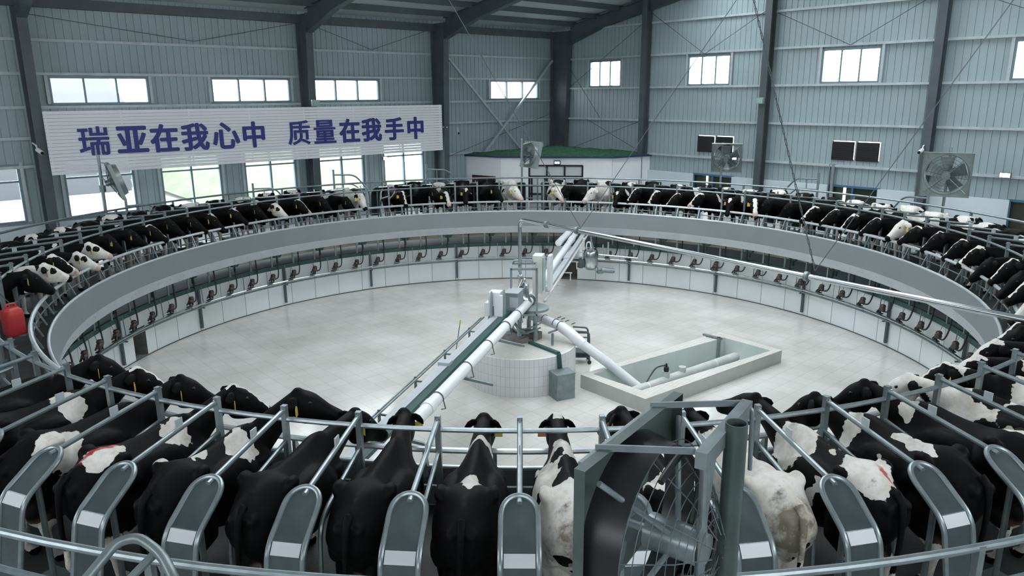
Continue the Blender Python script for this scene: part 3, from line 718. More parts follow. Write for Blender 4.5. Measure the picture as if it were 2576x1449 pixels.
dp = thing('drain_pipe', 'thick white plastic pipe bending down from the pedestal into the floor pit', 'pipe', (1.31, -.36, 0))
m = MB(); m.tube(bez([(.30, .62, 1.50), (.62, .45, 1.44), (.98, .12, 1.38), (1.28, -.22, 1.26), (1.55, -.38, 1.05)], 6) + [Vector((2.2, -.42, .56)), Vector((3.06, -.42, -.16))], .125, 20); m.build('pipe', 'pvc', dp)
m = MB(); m.tube([(1.05, .06, 1.365), (1.28, -.22, 1.26), (1.58, -.39, 1.03)], .14, 20); m.build('elbow', 'pvc', dp)
m = MB()
for c in ((.62, .45, 1.44), (.9, .2, 1.40), (1.02, .08, 1.37)): m.tube([Vector(c) + Vector((.1 * cos(q), .1 * cos(q), .14 * sin(q))) for q in np.linspace(pi, 0, 10)], .01, 6)
for c in ((.95, .25, 1.55), (1.05, .2, 1.53), (1.15, .1, 1.5), (1.3, -.02, 1.46)): m.bar(c, (c[0] + .1, c[1] + .03, c[2] + .03), .02, .02)
m.build('pipe_strap', 'steel', dp)
m = MB(); m.tube([(.80, -.35, 1.0), (.80, -.35, 1.32)], .035, 10); m.bar((.7, -.3, 1.32), (1.0, .1, 1.3), .04, .04); m.build('prop', 'galvd', dp)

# overhead stainless pipe with its two pairs of stay wires
op = thing('overhead_pipe', 'stainless pipe rising from the pedestal and sloping away above the pit to the right', 'pipe', (-.03, .05, 3.0))
oh = Vector((6.91, -8.74, 0)).normalized()
m = MB(); m.tube(fillet([(-.03, .05, 2.85), (-.03, .05, 4.21), Vector((-.03, .05, 4.21)) + oh * 12.5], .22, 6), .047, 14); m.build('pipe', 'chrome', op)
m = MB()
for d in (1.05, 2.13, 7.9):
    c = Vector((-.03, .05, 4.21)) + oh * d; m.tube([c - oh * .03, c + oh * .03], .085, 14)
m.build('coupling', 'galvd', op)
for i, (p, tp, lb) in enumerate((((1.37, -1.61, 4.27), (-3.5, -1.5, 12.6), 'thin stay wire rising left from the first joint of the overhead pipe'), ((1.37, -1.61, 4.27), (6.9, -1.5, 12.6), 'thin stay wire rising right from the first joint of the overhead pipe'),
                                 ((5.06, -6.0, 4.27), (2.45, -6.0, 12.6), 'chain stay rising left from the far joint of the overhead pipe'), ((5.06, -6.0, 4.27), (10.2, -6.0, 12.6), 'thin stay wire rising right from the far joint of the overhead pipe'))):
    m = MB()
    if i == 2:
        A_, B_ = Vector(p), Vector(tp); nlk = 90
        for k in range(nlk):
            u0 = A_.lerp(B_, k / nlk); u1 = A_.lerp(B_, (k + 1.15) / nlk); sd = Vector((.012 if k % 2 else 0, 0 if k % 2 else .012, 0))
            m.tube([u0 + sd, u1 + sd], .007, 5); m.tube([u0 - sd, u1 - sd], .007, 5)
    else: m.tube([p, tp], .008, 6)
    tag(m.build('stay_wire', 'steel', origin=p), lb, 'wire', 'stay wires of the overhead pipe')

# ------------------------------------------------------------------ sump in the floor
sump = thing('sump_curb', 'low tiled rectangular curb round a sunken pit in the white floor', 'pit', (pc.x, pc.y, 0))
m = MB(); HT = .36
for i in range(4):
    a, b, c, d = PIT[i], PIT[(i + 1) % 4], PIN[(i + 1) % 4], PIN[i]
    m.add([(p.x, p.y, HT) for p in (a, b, c, d)], [(0, 1, 2, 3)], False)
m.build('curb_top', 'curb', sump)
m = MB()
for i in range(4):
    a, b = PIT[i], PIT[(i + 1) % 4]
    m.add([(a.x, a.y, 0), (b.x, b.y, 0), (b.x, b.y, HT), (a.x, a.y, HT)], [(0, 1, 2, 3)], False)
m.build('curb_side', 'curbside', sump)
m = MB()
for i in range(4):
    a, b = PIN[i], PIN[(i + 1) % 4]
    m.add([(a.x, a.y, -.8), (b.x, b.y, -.8), (b.x, b.y, HT), (a.x, a.y, HT)], [(0, 1, 2, 3)], False)
m.add([(p.x, p.y, -.8) for p in PIN], [(0, 1, 2, 3)], False)
m.build('pit_lining', 'pitin', sump)
ex = (PIT[2] - PIT[1]).normalized(); ey = (PIT[0] - PIT[1]).normalized()
def pp(u, v, z): return PIN[1] + ex * u + ey * v + Vector((0, 0, z))
sp = thing('sump_pipe', 'white plastic pipe with two upright stubs lying in the sunken floor pit', 'pipe', pp(2, 0.82, -0.43))
m = MB(); m.tube([pp(.05, 0.84, -0.11), pp(4.95, 0.84, -0.11)], .13, 18); m.tube([pp(1.9, 0.84, -0.11), pp(1.9, 0.84, 0.15)], .10, 16); m.tube([pp(2.55, 0.84, -0.11), pp(2.55, 0.84, 0.13)], .10, 16); m.tube([pp(1.75, 0.84, -0.11), pp(2.75, 0.84, -0.11)], .135, 18); m.build('pipe', 'pvcd', sp)
m = MB(); m.tube([pp(1.9, 0.84, 0.15), pp(1.9, 0.84, 0.27)], .07, 14); m.tube([pp(1.9, 0.84, 0.27), pp(1.9, 0.84, 0.37)], .03, 10); m.build('valve_cap', 'rubber', sp)
m = MB(); m.tube(bez([pp(1.9, 0.84, 0.33), pp(1.6, 0.90, 0.31), pp(1.4, 0.92, 0.15), pp(1.2, 0.88, 0.01), pp(1.1, 0.84, -0.03)], 6), .02, 8); m.build('hose', 'rubber', sp)
m = MB()
for u in (1.15, 3.9): m.tube([pp(u, 0.84, -0.11), pp(u + .04, 0.84, -0.11)], .132, 18)
for u in (.5, 1.5, 3.3, 4.6): m.box(pp(u, 0.84, -0.48), (.1, .2, .5), atan2(ex.y, ex.x))
m.build('pipe_ring', 'pvc', sp)
m = MB(); m.box(PIN[3] + ex * -.25 + Vector((0, 0, .05)), (.1, .08, .75)); m.bar(PIN[3] + ex * -.25 + ey * -.1 + Vector((0, 0, .40)), PIN[3] + ex * -.3 + ey * .5 + Vector((0, 0, .40)), .08, .05)
tag(m.build('steel_bracket', 'galvd', origin=PIN[3] + Vector((0, 0, -.3))), 'grey steel post bracket at the far back corner of the floor pit', 'bracket')
m = MB(); m.box((6.2, 3.55, .012), (.12, .05, .024)); tag(m.build('floor_drain_cap', 'rubber', origin=(6.2, 3.55, 0)), 'small black object lying on the floor beyond the sunken pit', 'cap') if False else None

ct = thing('trolley', 'small dark tube trolley on castors standing right of the white pedestal', 'trolley', (1.85, 1.1, 0))
m = MB()
for y in (0.95, 1.35): m.tube(fillet([(1.45, y + .1, .93), (1.86, y, .93), (1.88, y, .12)], .1), .025, 8); m.tube([(1.5, y + .1, .75), (1.86, y, .78)], .02, 8)
m.tube([(1.88, .95, .5), (1.88, 1.35, .5)], .02, 8); m.build('frame', 'steel', ct)
m = MB(); m.box((1.70, 1.15, .33), (.4, .42, .03)); m.box((1.70, 1.15, .2), (.4, .42, .02)); m.build('shelf', 'steel', ct)
for y in (.95, 1.35):
    m = MB(); m.tube([(1.88, y - .02, .055), (1.88, y + .02, .055)], .055, 14); m.box((1.88, y, .1), (.03, .05, .06)); m.build('castor', 'rubber', ct)
bm_ = thing('broom', 'thin broom with a lime green grip standing left of the pedestal', 'broom', (-1.85, 1.4, 0))
m = MB(); m.tube([(-1.88, 1.4, .06), (-1.74, 1.5, .95)], .014, 8); m.build('handle', 'galvd', bm_)
m = MB(); m.tube([(-1.74, 1.5, .95), (-1.715, 1.52, 1.12)], .02, 8); m.build('grip', 'lime', bm_)
m = MB(); m.box((-1.88, 1.4, .04), (.34, .06, .08), .5); m.build('brush_head', 'galvd', bm_)

# stainless receiver hanging under the far end of the arm
rt = thing('milk_receiver', 'stainless steel milk receiver vessel hanging under the far end of the arm', 'tank', (2.66, 9.3, .8))
m = MB(); m.lathe([(0, .72), (.16, .76), (.27, .86), (.28, .95), (.28, 1.42), (.24, 1.52), (.12, 1.58), (0, 1.59)], 28, (2.66, 9.3, 0)); m.build('vessel', 'chrome', rt)
m = MB(); m.ell((2.28, 9.3, 1.0), (.2, .2, .2), 18, 12); m.build('float_bowl', 'steel', rt)
m = MB(); m.tube([(2.36, 9.2, 1.55), (2.36, 9.2, 2.0)], .055, 12); m.tube(bez([(2.66, 9.3, 1.58), (2.62, 9.3, 1.8), (2.5, 9.3, 1.78), (2.48, 9.3, 1.55)], 5), .03, 10); m.tube([(2.25, 9.2, 1.3), (2.25, 9.2, 1.75)], .08, 12); m.build('inlet_pipe', 'pvc', rt)
m = MB(); m.tube([(2.62, 9.15, 2.05), (2.96, 9.1, .62)], .025, 8); m.tube([(2.55, 9.15, 1.0), (2.96, 9.1, .62)], .022, 8); m.build('strut', 'galv', rt)
m = MB(); m.tube([(3.05, 9.1, .78), (3.5, 9.1, .74)], .10, 16); m.lathe([(0, 0), (.13, 0), (.13, .1), (0, .1)], 16, (3.0, 9.1, .66)); m.tube([(3.5, 9.1, .74), (3.55, 9.1, .74)], .085, 14); m.build('pump', 'galvd', rt)
m = MB(); m.tube([(2.95, 9.2, 1.35), (4.4, 9.0, 1.25)], .035, 10); m.tube([(3.1, 9.2, 1.3), (3.1, 9.2, 1.75)], .03, 8); m.tube([(3.3, 9.2, 1.3), (3.3, 9.2, 1.85)], .04, 8); m.build('outlet_pipe', 'chrome', rt)

# ================================================================== OUTER FENCE, GATES, FANS
of = thing('outer_fence', 'round galvanised pipe fence behind the cows outside the platform', 'fence', (0, 0, 1.45))
MB().ring(13.85, 3.78, .034, 180, 10).build('top_rail', 'galv', of); MB().ring(13.85, 3.42, .028, 180, 8).build('second_rail', 'galv', of); MB().ring(13.85, 2.9, .024, 180, 8).build('lower_rail', 'galv', of)
pz = MB().box((0, 13.85, (1.45 + 3.8) / 2), (.06, .06, 3.8 - 1.45)).build('fence_post', 'galvd', of)
for k in range(40):
    if k: inst(pz, 3 + 9 * k, of)
pz.rotation_euler = (0, 0, -radians(3))
def gate(label, deg, h=4.25, dirn=1, ladder=False, L=1.5):
    base = pol(14.25, deg, YARD); t = thing('bent_pipe_gate', label, 'gate', base, 'bent pipe gates of the outer fence')
    tg = (pol(14.25, deg + 1, 0) - pol(14.25, deg, 0)).normalized() * dirn
    m = MB(); m.tube([base, base + Vector((0, 0, h - YARD))], .045, 10); m.build('post', 'galv', t)
    m = MB(); z1 = h - .22 - YARD
    m.tube(fillet([base + Vector((0, 0, z1)), base + tg * L * .6 + Vector((0, 0, z1 - .05)), base + tg * L + Vector((0, 0, z1 - .75)), base + tg * L + Vector((0, 0, .2))], .25), .032, 8)
    m.tube(fillet([base + Vector((0, 0, z1 - .4)), base + tg * L * .55 + Vector((0, 0, z1 - .42)), base + tg * L * .9 + Vector((0, 0, z1 - .9))], .2), .026, 8)
    m.tube([base + tg * .45 + Vector((0, 0, z1 - .02)), base + tg * .45 + Vector((0, 0, z1 - .4))], .02, 8); m.tube([base + Vector((0, 0, .4)), base + tg * L + Vector((0, 0, .4))], .026, 8)
    m.build('gate_leaf', 'galv', t)
gate('bent pipe gate on the left beside the steel fan post, before the tall windows', -66, 4.0, 1)
gate('bent pipe gate standing in front of the pale wall strip between two lower windows', -46, 4.05, 1)
gate('bent pipe gate before the lower window with green grass behind it', -32.5, 4.35, 1)
gate('bent pipe gate with a steep leaf just right of the banner end', -16.5, 4.4, 1)
gate('bent pipe gate on the right in front of the wide blue framed window', 50.2, 4.4, -1)
gate('bent pipe gate on the right beneath the rightmost far fan', 67, 4.15, -1)
m = MB(); fg = [(-3.06, -14.36, 3.95), (-2.86, -13.94, 4.2), (-2.72, -13.92, 4.22), (-2.50, -14.05, 4.18), (-2.28, -14.3, 4.1), (-2.26, -14.4, YARD)]
t = thing('foreground_gate', 'thick bent pipe gate in the bottom left foreground corner', 'gate', (-2.5, -14.3, YARD))
m.tube(fillet([(-3.3, -14.85, 3.85)] + fg, .14), .036, 12); m.build('hoop', 'galvd', t)
m = MB(); m.tube([(-2.56, -14.04, 4.16), (-2.9, -14.75, 3.9), (-3.0, -15.0, YARD)], .03, 10); m.tube([(-2.2, -14.2, 3.85), (-2.02, -14.02, 3.9)], .026, 8); m.build('stay', 'galvd', t)

def fan(label, c, nrm, size, polexy, poletop, big=False, side=1):
    c = Vector(c); nrm = Vector(nrm).normalized(); xx = Vector((0, 0, 1)).cross(nrm).normalized(); yy = nrm.cross(xx)
    Mx = Matrix((xx, yy, nrm)).transposed()
    def L(x, y, z): return c + Mx @ Vector((x, y, z))
    t = thing('barn_fan', label, 'fan', (polexy[0], polexy[1], YARD), 'square housed barn fans')
    h = size / 2; r0 = h * .9; n = 48; fl, vd, gd, md = (.06, -.2, .30, -.44) if big else (.12, .16, .12, -.34)
    m = MB(); vs = []
    for i in range(n):
        a = 2 * pi * i / n; ca, sa = cos(a), sin(a); q = h / max(abs(ca), abs(sa))
        vs += [L(ca * q, sa * q, -fl), L(ca * q, sa * q, .0), L(ca * r0, sa * r0, .0), L(ca * r0 * .93, sa * r0 * .93, vd)]
    m.add(vs, [(i * 4 + k, ((i + 1) % n) * 4 + k, ((i + 1) % n) * 4 + k + 1, i * 4 + k + 1) for i in range(n) for k in range(2)], True)
    mv = MB(); mv.add(vs, [(i * 4 + 2, ((i + 1) % n) * 4 + 2, ((i + 1) % n) * 4 + 3, i * 4 + 3) for i in range(n)], True); mv.build('venturi', 'blackf' if big else 'fanface', t)
    m.build('housing', 'fanpanel' if big else 'fanface', t, sharp=30)
    m = MB()
    for k in range(9 if big else 5):
        rr = r0 * (.25 + .75 * (k + 1) / (9 if big else 5)); dz = -.12 - gd * (1 - (rr / r0) ** 2) - (.1 if big else 0)
        m.tube([L(rr * cos(2 * pi * i / 40), rr * sin(2 * pi * i / 40), dz) for i in range(40)], .0028 if big else .006, 5, closed=True)
    for k in range(12 if big else 6):
        a = 2 * pi * k / (12 if big else 6) + .2; m.tube([L(.1 * cos(a), .1 * sin(a), -.13 - gd - (.1 if big else 0)), L(r0 * .6 * cos(a), r0 * .6 * sin(a), -.12 - gd * .64 - (.1 if big else 0)), L(r0 * cos(a), r0 * sin(a), -.12 - (.1 if big else 0))], .0035 if big else .007, 5)
    m.build('wire_guard', 'steel', t)
    m = MB()
    for k in range(4):
        a = pi / 4 + k * pi / 2; m.tube([L(h * .97 * cos(a) * 1.2, h * .97 * sin(a) * 1.2, -.08), L(.08 * cos(a), .08 * sin(a), md + .16)], .016, 8)
    m.build('motor_strut', 'galv', t)
    m = MB(); m.tube([L(0, 0, md), L(0, 0, md + .30)], size * .085, 20); m.tube([L(0, 0, md - .03), L(0, 0, md)], size * .07, 20); m.tube([L(0, 0, md + .3), L(0, 0, .08)], .025, 10); m.build('motor', 'galv', t)
    m = MB()
    for k in range(5):
        a = k * 2 * pi / 5 + .3; vs = []
        for i in range(7):
            u = .1 + (r0 * .88 - .1) * i / 6; wd = size * .09 * (1 + .7 * i / 6)
            for s in (-1, 1):
                x, y, z = u, s * wd, s * wd * .55 * (1 - .5 * i / 6) + .06
                vs.append(L(x * cos(a) - y * sin(a), x * sin(a) + y * cos(a), z))
        m.add(vs, [(2 * i, 2 * i + 1, 2 * i + 3, 2 * i + 2) for i in range(6)]); 
        m.build('blade', 'galvd', t); m = MB()
    pb = Vector((polexy[0], polexy[1], YARD)); pt = Vector((polexy[0], polexy[1], poletop))
    m = MB(); m.tube([pb, pt], .058 if big else .045, 20, cap=not big)
    if big: m.lathe([(.058, 0), (.05, 0), (.05, -.3)], 20, pt)
    m.box(pb + Vector((0, 0, .01)), (.25, .25, .02)); m.build('pole', 'galv' if not big else 'fanpanel', t)
    m = MB()
    if not big:
        m.bar(pt + Vector((0, 0, -.25)), L(0, h, -.05), .06, .03); m.build('bracket', 'galv', t); MB().bar(pt + Vector((0, 0, -.7)), L(0, 0, -.3), .06, .03).build('bracket', 'galv', t)
        MB().box(pt + Vector((.0, 0, -1.1)), (.14, .14, .22)).build('switch_box', 'galv', t)
    return t, L, h
def facing(c, k=1.0, tilt=-.2, turn=0.):
    d = Vector((-c[0], -c[1], 0)).normalized(); d.rotate(Matrix.Rotation(turn, 3, 'Z')); d.z = tilt; return d
# the fan guard and motor side is behind the panel (away from its normal)
fan('barn fan on a pole before the white corner room, tilted sideways near the glass door', (.42, 14.6, 4.72), (-.75, -.6, .28), 1.15, (.05, 14.45), 5.4)
fan('barn fan with a round opening on the right wall side, nearest the white corner room', (8.4, 12.3, 4.72), (.35, .95, .25), 1.2, (8.25, 12.45), 5.3)
fan('barn fan farthest right on the far side, its round face open to the camera', (13.7, 5.75, 4.67), (.50, .86, .1), 1.42, (13.85, 5.95), 5.5)
fan('barn fan seen edge on in front of the tall left windows', (-13.35, 6.05, 4.6), (.80, .52, .28), 1.2, (-13.75, 5.85), 5.45)
bt, bL, bh = fan('large barn fan in the right foreground, seen from behind at an angle', (.58, -14.86, 4.93), (-.82, .57, 0), 1.16, (1.11, -15.0), 5.59, True)
m = MB()   # flat bars that carry the foreground fan from its pole
m.bar(bL(-.5, .56, .0), bL(.5, .56, .0), .05, .03)
for x, x2 in ((-.30, -.60), (.34, .12)): m.bar(bL(x, .585, .02), bL(x2, .60, -.42), .012, .035); m.tube(fillet([bL(x2, .60, -.42), bL(x2 * .98, .58, -.47), bL(x2, .2, -.48)], .04), .013, 8)
m.build('hanger_bar', 'galvd', bt)
m = MB(); m.bar(bL(-.62, .57, -.43), bL(.15, .57, -.46), .06, .09); m.bar(bL(.08, .55, -.46), bL(.06, -.9, -.46), .05, .04); m.bar(bL(-.05, .5, -.44), bL(.0, .0, -.42), .05, .04); m.build('mount_frame', 'galvd', bt)
m = MB(); m.tube(fillet([bL(.25, .45, -.3), bL(.0, .55, -.32), bL(-.15, .3, -.36), bL(-.05, .0, -.34)], .12), .018, 8); m.tube(bez([bL(-.05, -.05, -.36), bL(-.1, -.3, -.4), bL(-.02, -.6, -.42)], 6), .012, 8); m.build('motor_cable', 'rubber', bt)

jc = thing('jerrycan', 'red plastic jerrycan hanging from the inner rail at the left edge', 'jerrycan', (-9.86, -4.82, 2.78))
m = MB(); q = Matrix.Rotation(radians(65), 3, 'Z'); cj = Vector((-9.86, -4.82, 0))
prof = [(.86, 0), (.98, .03), (1, .1), (1, .42), (.93, .5), (.62, .55), (.0, .56)]
n = 24; vs = []
for sc_, z in prof:
    for i in range(n):
        a = 2 * pi * i / n; e = .45; x = .17 * sc_ * abs(cos(a)) ** e * np.sign(cos(a)); y = .145 * sc_ * abs(sin(a)) ** e * np.sign(sin(a))
        vs.append(cj + q @ Vector((x, y, 2.78 + z)))
m.add(vs, [tuple(range(n))[::-1]] + [(k * n + i, k * n + (i + 1) % n, (k + 1) * n + (i + 1) % n, (k + 1) * n + i) for k in range(len(prof) - 1) for i in range(n)])
m.build('body', 'red', jc)
m = MB(); m.tube(fillet([cj + q @ Vector((-.09, 0, 3.31)), cj + q @ Vector((-.09, 0, 3.40)), cj + q @ Vector((.09, 0, 3.40)), cj + q @ Vector((.09, 0, 3.31))], .04), .02, 8); m.build('handle', 'red', jc)
m = MB(); m.tube([cj + q @ Vector((.1, .05, 3.30)), cj + q @ Vector((.11, .055, 3.38))], .035, 12); m.build('cap', 'maroon', jc)
m = MB(); m.tube([cj + Vector((0, 0, 3.41)), pol(11.22, 180 + 64, 3.78)], .008, 6); m.build('rope', 'steel', jc)

def camera_thing(label, p, d):
    p = Vector(p); t = thing('security_camera', label, 'camera', p, 'security cameras on the steel posts'); d = Vector(d).normalized()
    m = MB(); m.tube([p, p + d * .28], .07, 14); m.build('body', 'pvc', t)
    m = MB(); m.tube([p + d * .28, p + d * .30], .055, 14); m.build('lens', 'rubber', t)
    m = MB(); m.tube([p, p - d * .05 + Vector((0, 0, .12)), p - d * .25 + Vector((0, 0, .12))], .025, 8); m.build('arm', 'pvc', t)
camera_thing('small white security camera on the dark post left of the banner', BP(24.72, 1.02, 5.62), TR + TL * .3 + Vector((0, 0, -.4)))
camera_thing('small white security camera just right of the banner end', BP(7.6, 1.25, 5.6), TR - TL * .6 + Vector((0, 0, -.3)))
camera_thing('dark security camera on the post beside the rightmost fan', BP(.62, 19.3, 5.24), TL * -1 + Vector((0, 0, -.3)))
def flood(label, p, d, lit, sz=(.34, .1, .26)):
    p = Vector(p); t = thing('floodlight', label, 'floodlight', p, 'wall floodlights'); d = Vector(d).normalized(); a = atan2(d.y, d.x) + pi / 2
    MB().box(p, sz, a).build('housing', 'galv' if not lit else 'blackf', t)
    MB().box(p + d * (sz[1] / 2 + .01), (sz[0] * .86, .02, sz[2] * .82), a).build('lens', 'lamp' if lit else 'glassy', t)
    m = MB(); m.bar(p, p - d * .2, .04, .04); m.build('bracket', 'steel', t)
flood('unlit floodlight on the dark post above the middle of the banner', BP(14.75, 1.1, 6.98), TR, False)
flood('unlit floodlight high on the dark post between the right wall windows', BP(.65, 12.78, 6.95), -TL, False)
flood('lit floodlight on the right wall beside the rightmost fan', BP(.25, 21.9, 4.5), -TL, True, (.34, .1, .16))
flood('lit floodlight on the right wall shining beside the round fan', BP(.2, 11.5, 4.5), -TL, True, (.2, .08, .16))
flood('lit floodlight at the lower window near the right end of the banner', BP(11.1, .3, 4.5), TR, True, (.2, .08, .14))
m = MB(); m.bar(BP(.1, 15.9, 2.2), BP(.1, 15.9, 4.5), .1, .12, up=TL); m.bar(BP(.12, 15.75, 2.2), BP(.12, 15.75, 4.5), .05, .05, up=TL)
tag(m.build('cable_conduit', 'bluegrey', origin=BP(.1, 15.9, 2.2)), 'grey vertical conduit on the right wall above the wide window', 'conduit')

# ================================================================== COWS
def cow_material():
    m = bpy.data.materials.new('cow coat'); m.use_nodes = True; n = m.node_tree.nodes; l = m.node_tree.links; b = n['Principled BSDF']
    def attr(nm): a = n.new('ShaderNodeAttribute'); a.attribute_name = nm; return a.outputs['Fac']
    tc = n.new('ShaderNodeTexCoord')
    nz = n.new('ShaderNodeTexNoise'); nz.inputs['Scale'].default_value = 26; nz.inputs['Detail'].default_value = 5; l.new(tc.outputs['Object'], nz.inputs['Vector'])
    ad = n.new('ShaderNodeMath'); ad.operation = 'MULTIPLY_ADD'; ad.inputs[1].default_value = .55; l.new(nz.outputs['Fac'], ad.inputs[0]); l.new(attr('coat'), ad.inputs[2])
    rp = n.new('ShaderNodeMapRange'); rp.inputs['From Min'].default_value = .24; rp.inputs['From Max'].default_value = .31; l.new(ad.outputs[0], rp.inputs[0])
    n2 = n.new('ShaderNodeTexNoise'); n2.inputs['Scale'].default_value = 5; n2.inputs['Detail'].default_value = 7; n2.inputs['Roughness'].default_value = .7; l.new(tc.outputs['Object'], n2.inputs['Vector'])
    wr = n.new('ShaderNodeValToRGB'); wr.color_ramp.elements[0].color = (.52, .49, .42, 1); wr.color_ramp.elements[1].color = (.70, .69, .66, 1); wr.color_ramp.elements[0].position = .35; wr.color_ramp.elements[1].position = .6
    l.new(n2.outputs['Fac'], wr.inputs[0])
    dm = n.new('ShaderNodeMath'); dm.operation = 'MULTIPLY_ADD'; dm.inputs[1].default_value = 2.6; dm.inputs[2].default_value = -1.45; l.new(n2.outputs['Fac'], dm.inputs[0])
    d2 = n.new('ShaderNodeMath'); d2.operation = 'ADD'; l.new(dm.outputs[0], d2.inputs[0]); l.new(attr('dirt'), d2.inputs[1])
    d3 = n.new('ShaderNodeMapRange'); d3.inputs['From Min'].default_value = .25; d3.inputs['From Max'].default_value = .75; d3.inputs['To Max'].default_value = .85; l.new(d2.outputs[0], d3.inputs[0])
    m0 = n.new('ShaderNodeMixRGB'); m0.inputs[2].default_value = (.10, .078, .045, 1); l.new(d3.outputs[0], m0.inputs[0]); l.new(wr.outputs[0], m0.inputs[1])
    m1 = n.new('ShaderNodeMixRGB'); m1.inputs[1].default_value = (.0038, .0039, .0042, 1); l.new(rp.outputs[0], m1.inputs[0]); l.new(m0.outputs[0], m1.inputs[2])
    m2 = n.new('ShaderNodeMixRGB'); m2.inputs[2].default_value = (.50, .33, .27, 1); l.new(attr('skin'), m2.inputs[0]); l.new(m1.outputs[0], m2.inputs[1])
    mk = n.new('ShaderNodeMapRange'); mk.inputs['From Min'].default_value = .05; mk.inputs['From Max'].default_value = .45; mk.inputs['To Max'].default_value = .9
    l.new(attr('mark'), mk.inputs[0])
    m3 = n.new('ShaderNodeMixRGB'); m3.inputs[2].default_value = (.42, .03, .04, 1); l.new(mk.outputs[0], m3.inputs[0]); l.new(m2.outputs[0], m3.inputs[1])
    l.new(m3.outputs[0], b.inputs['Base Color']); b.inputs['Roughness'].default_value = .55; b.inputs['Sheen Weight'].default_value = .0; b.inputs['Specular IOR Level'].default_value = .09
    bp = n.new('ShaderNodeBump'); bp.inputs['Strength'].default_value = .15; bp.inputs['Distance'].default_value = .01; l.new(nz.outputs['Fac'], bp.inputs['Height']); l.new(bp.outputs[0], b.inputs['Normal'])
    return m
MT['cow'] = cow_material()

ST = [  # x, then half outline (half width, height) from spine to belly
    (-1.03, [(0, 1.27), (.05, 1.25), (.10, 1.15), (.09, 1.02), (0, .95)]),
    (-.94, [(0, 1.335), (.09, 1.29), (.19, 1.16), (.22, .98), (0, .76)]),
    (-.78, [(0, 1.40), (.10, 1.335), (.24, 1.19), (.29, .96), (0, .64)]),
    (-.52, [(0, 1.43), (.15, 1.41), (.265, 1.32), (.315, 1.02), (0, .58)]),
    (-.32, [(0, 1.40), (.07, 1.355), (.20, 1.225), (.335, .96), (0, .53)]),
    (-.05, [(0, 1.38), (.05, 1.345), (.22, 1.18), (.375, .90), (0, .47)]),
    (.18, [(0, 1.385), (.06, 1.355), (.21, 1.17), (.345, .90), (0, .49)]),
    (.38, [(0, 1.405), (.055, 1.37), (.17, 1.16), (.275, .92), (0, .53)]),
    (.56, [(0, 1.37), (.06, 1.32), (.15, 1.14), (.22, .92), (0, .58)]),
    (.70, [(0, 1.31), (.06, 1.26), (.12, 1.10), (.15, .93), (0, .70)])]
def cr(P, n):
    out = []
    P = np.array(P, float)
    for i in range(len(P) - 1):
        p0, p1, p2, p3 = P[max(i - 1, 0)], P[i], P[i + 1], P[min(i + 2, len(P) - 1)]
        for k in range(n):
            t = k / n; out.append(.5 * ((2 * p1) + (p2 - p0) * t + (2 * p0 - 5 * p1 + 4 * p2 - p3) * t * t + (3 * p1 - p0 - 3 * p2 + p3) * t ** 3))
    out.append(P[-1]); return np.array(out)
def loft(m, rings):
    k = len(rings[0]); vs = [p for r in rings for p in r]
    fs = [(i * k + j, i * k + (j + 1) % k, (i + 1) * k + (j + 1) % k, (i + 1) * k + j) for i in range(len(rings) - 1) for j in range(k)]
    fs += [tuple(range(k))[::-1], tuple((len(rings) - 1) * k + j for j in range(k))]
    m.add(vs, fs)
def etube(m, pts, ry, rz, n=14, side=None):
    pts = [Vector(p) for p in pts]; rings = []
    for i, p in enumerate(pts):
        t = (pts[min(i + 1, len(pts) - 1)] - pts[max(i - 1, 0)]).normalized()
        s = Vector((0, 0, 1)).cross(t)
        if side is not None: s = Vector(side) - t * Vector(side).dot(t)
        elif s.length < .2: s = Vector((0, 1, 0)) - t * t.y
        s.normalize(); u = t.cross(s)
        rings.append([p + s * cos(2 * pi * j / n) * ry[i] + u * sin(2 * pi * j / n) * rz[i] for j in range(n)])
    loft(m, rings)
def body_rings():
    xs = np.array([s[0] for s in ST]); st = cr([np.array([s[0]] + [q for p in s[1] for q in p]) for s in ST], 4)
    rings = []
    for row in st:
        x = row[0]; half = cr([(row[1 + 2 * i], row[2 + 2 * i]) for i in range(5)], 4)
        # round the belly: pull the lower outline outwards
        ring = [(x, max(w_, 0), z) for w_, z in half]; ring += [(x, -max(w_, 0), z) for w_, z in half[-2:0:-1]]
        rings.append([Vector(p) for p in ring])
    return rings
BODY = body_rings()
HEADS = [(u * 1.12, a * 1.18, b * 1.2, c * 1.24) for u, a, b, c in [(-.07, .06, .00, -.13), (0, .10, .05, -.19), (.07, .115, .06, -.235), (.15, .122, .06, -.265), (.24, .10, .038, -.235), (.33, .078, .012, -.185), (.41, .076, .0, -.16), (.47, .082, -.008, -.15), (.515, .072, -.02, -.135), (.54, .045, -.045, -.115)]]

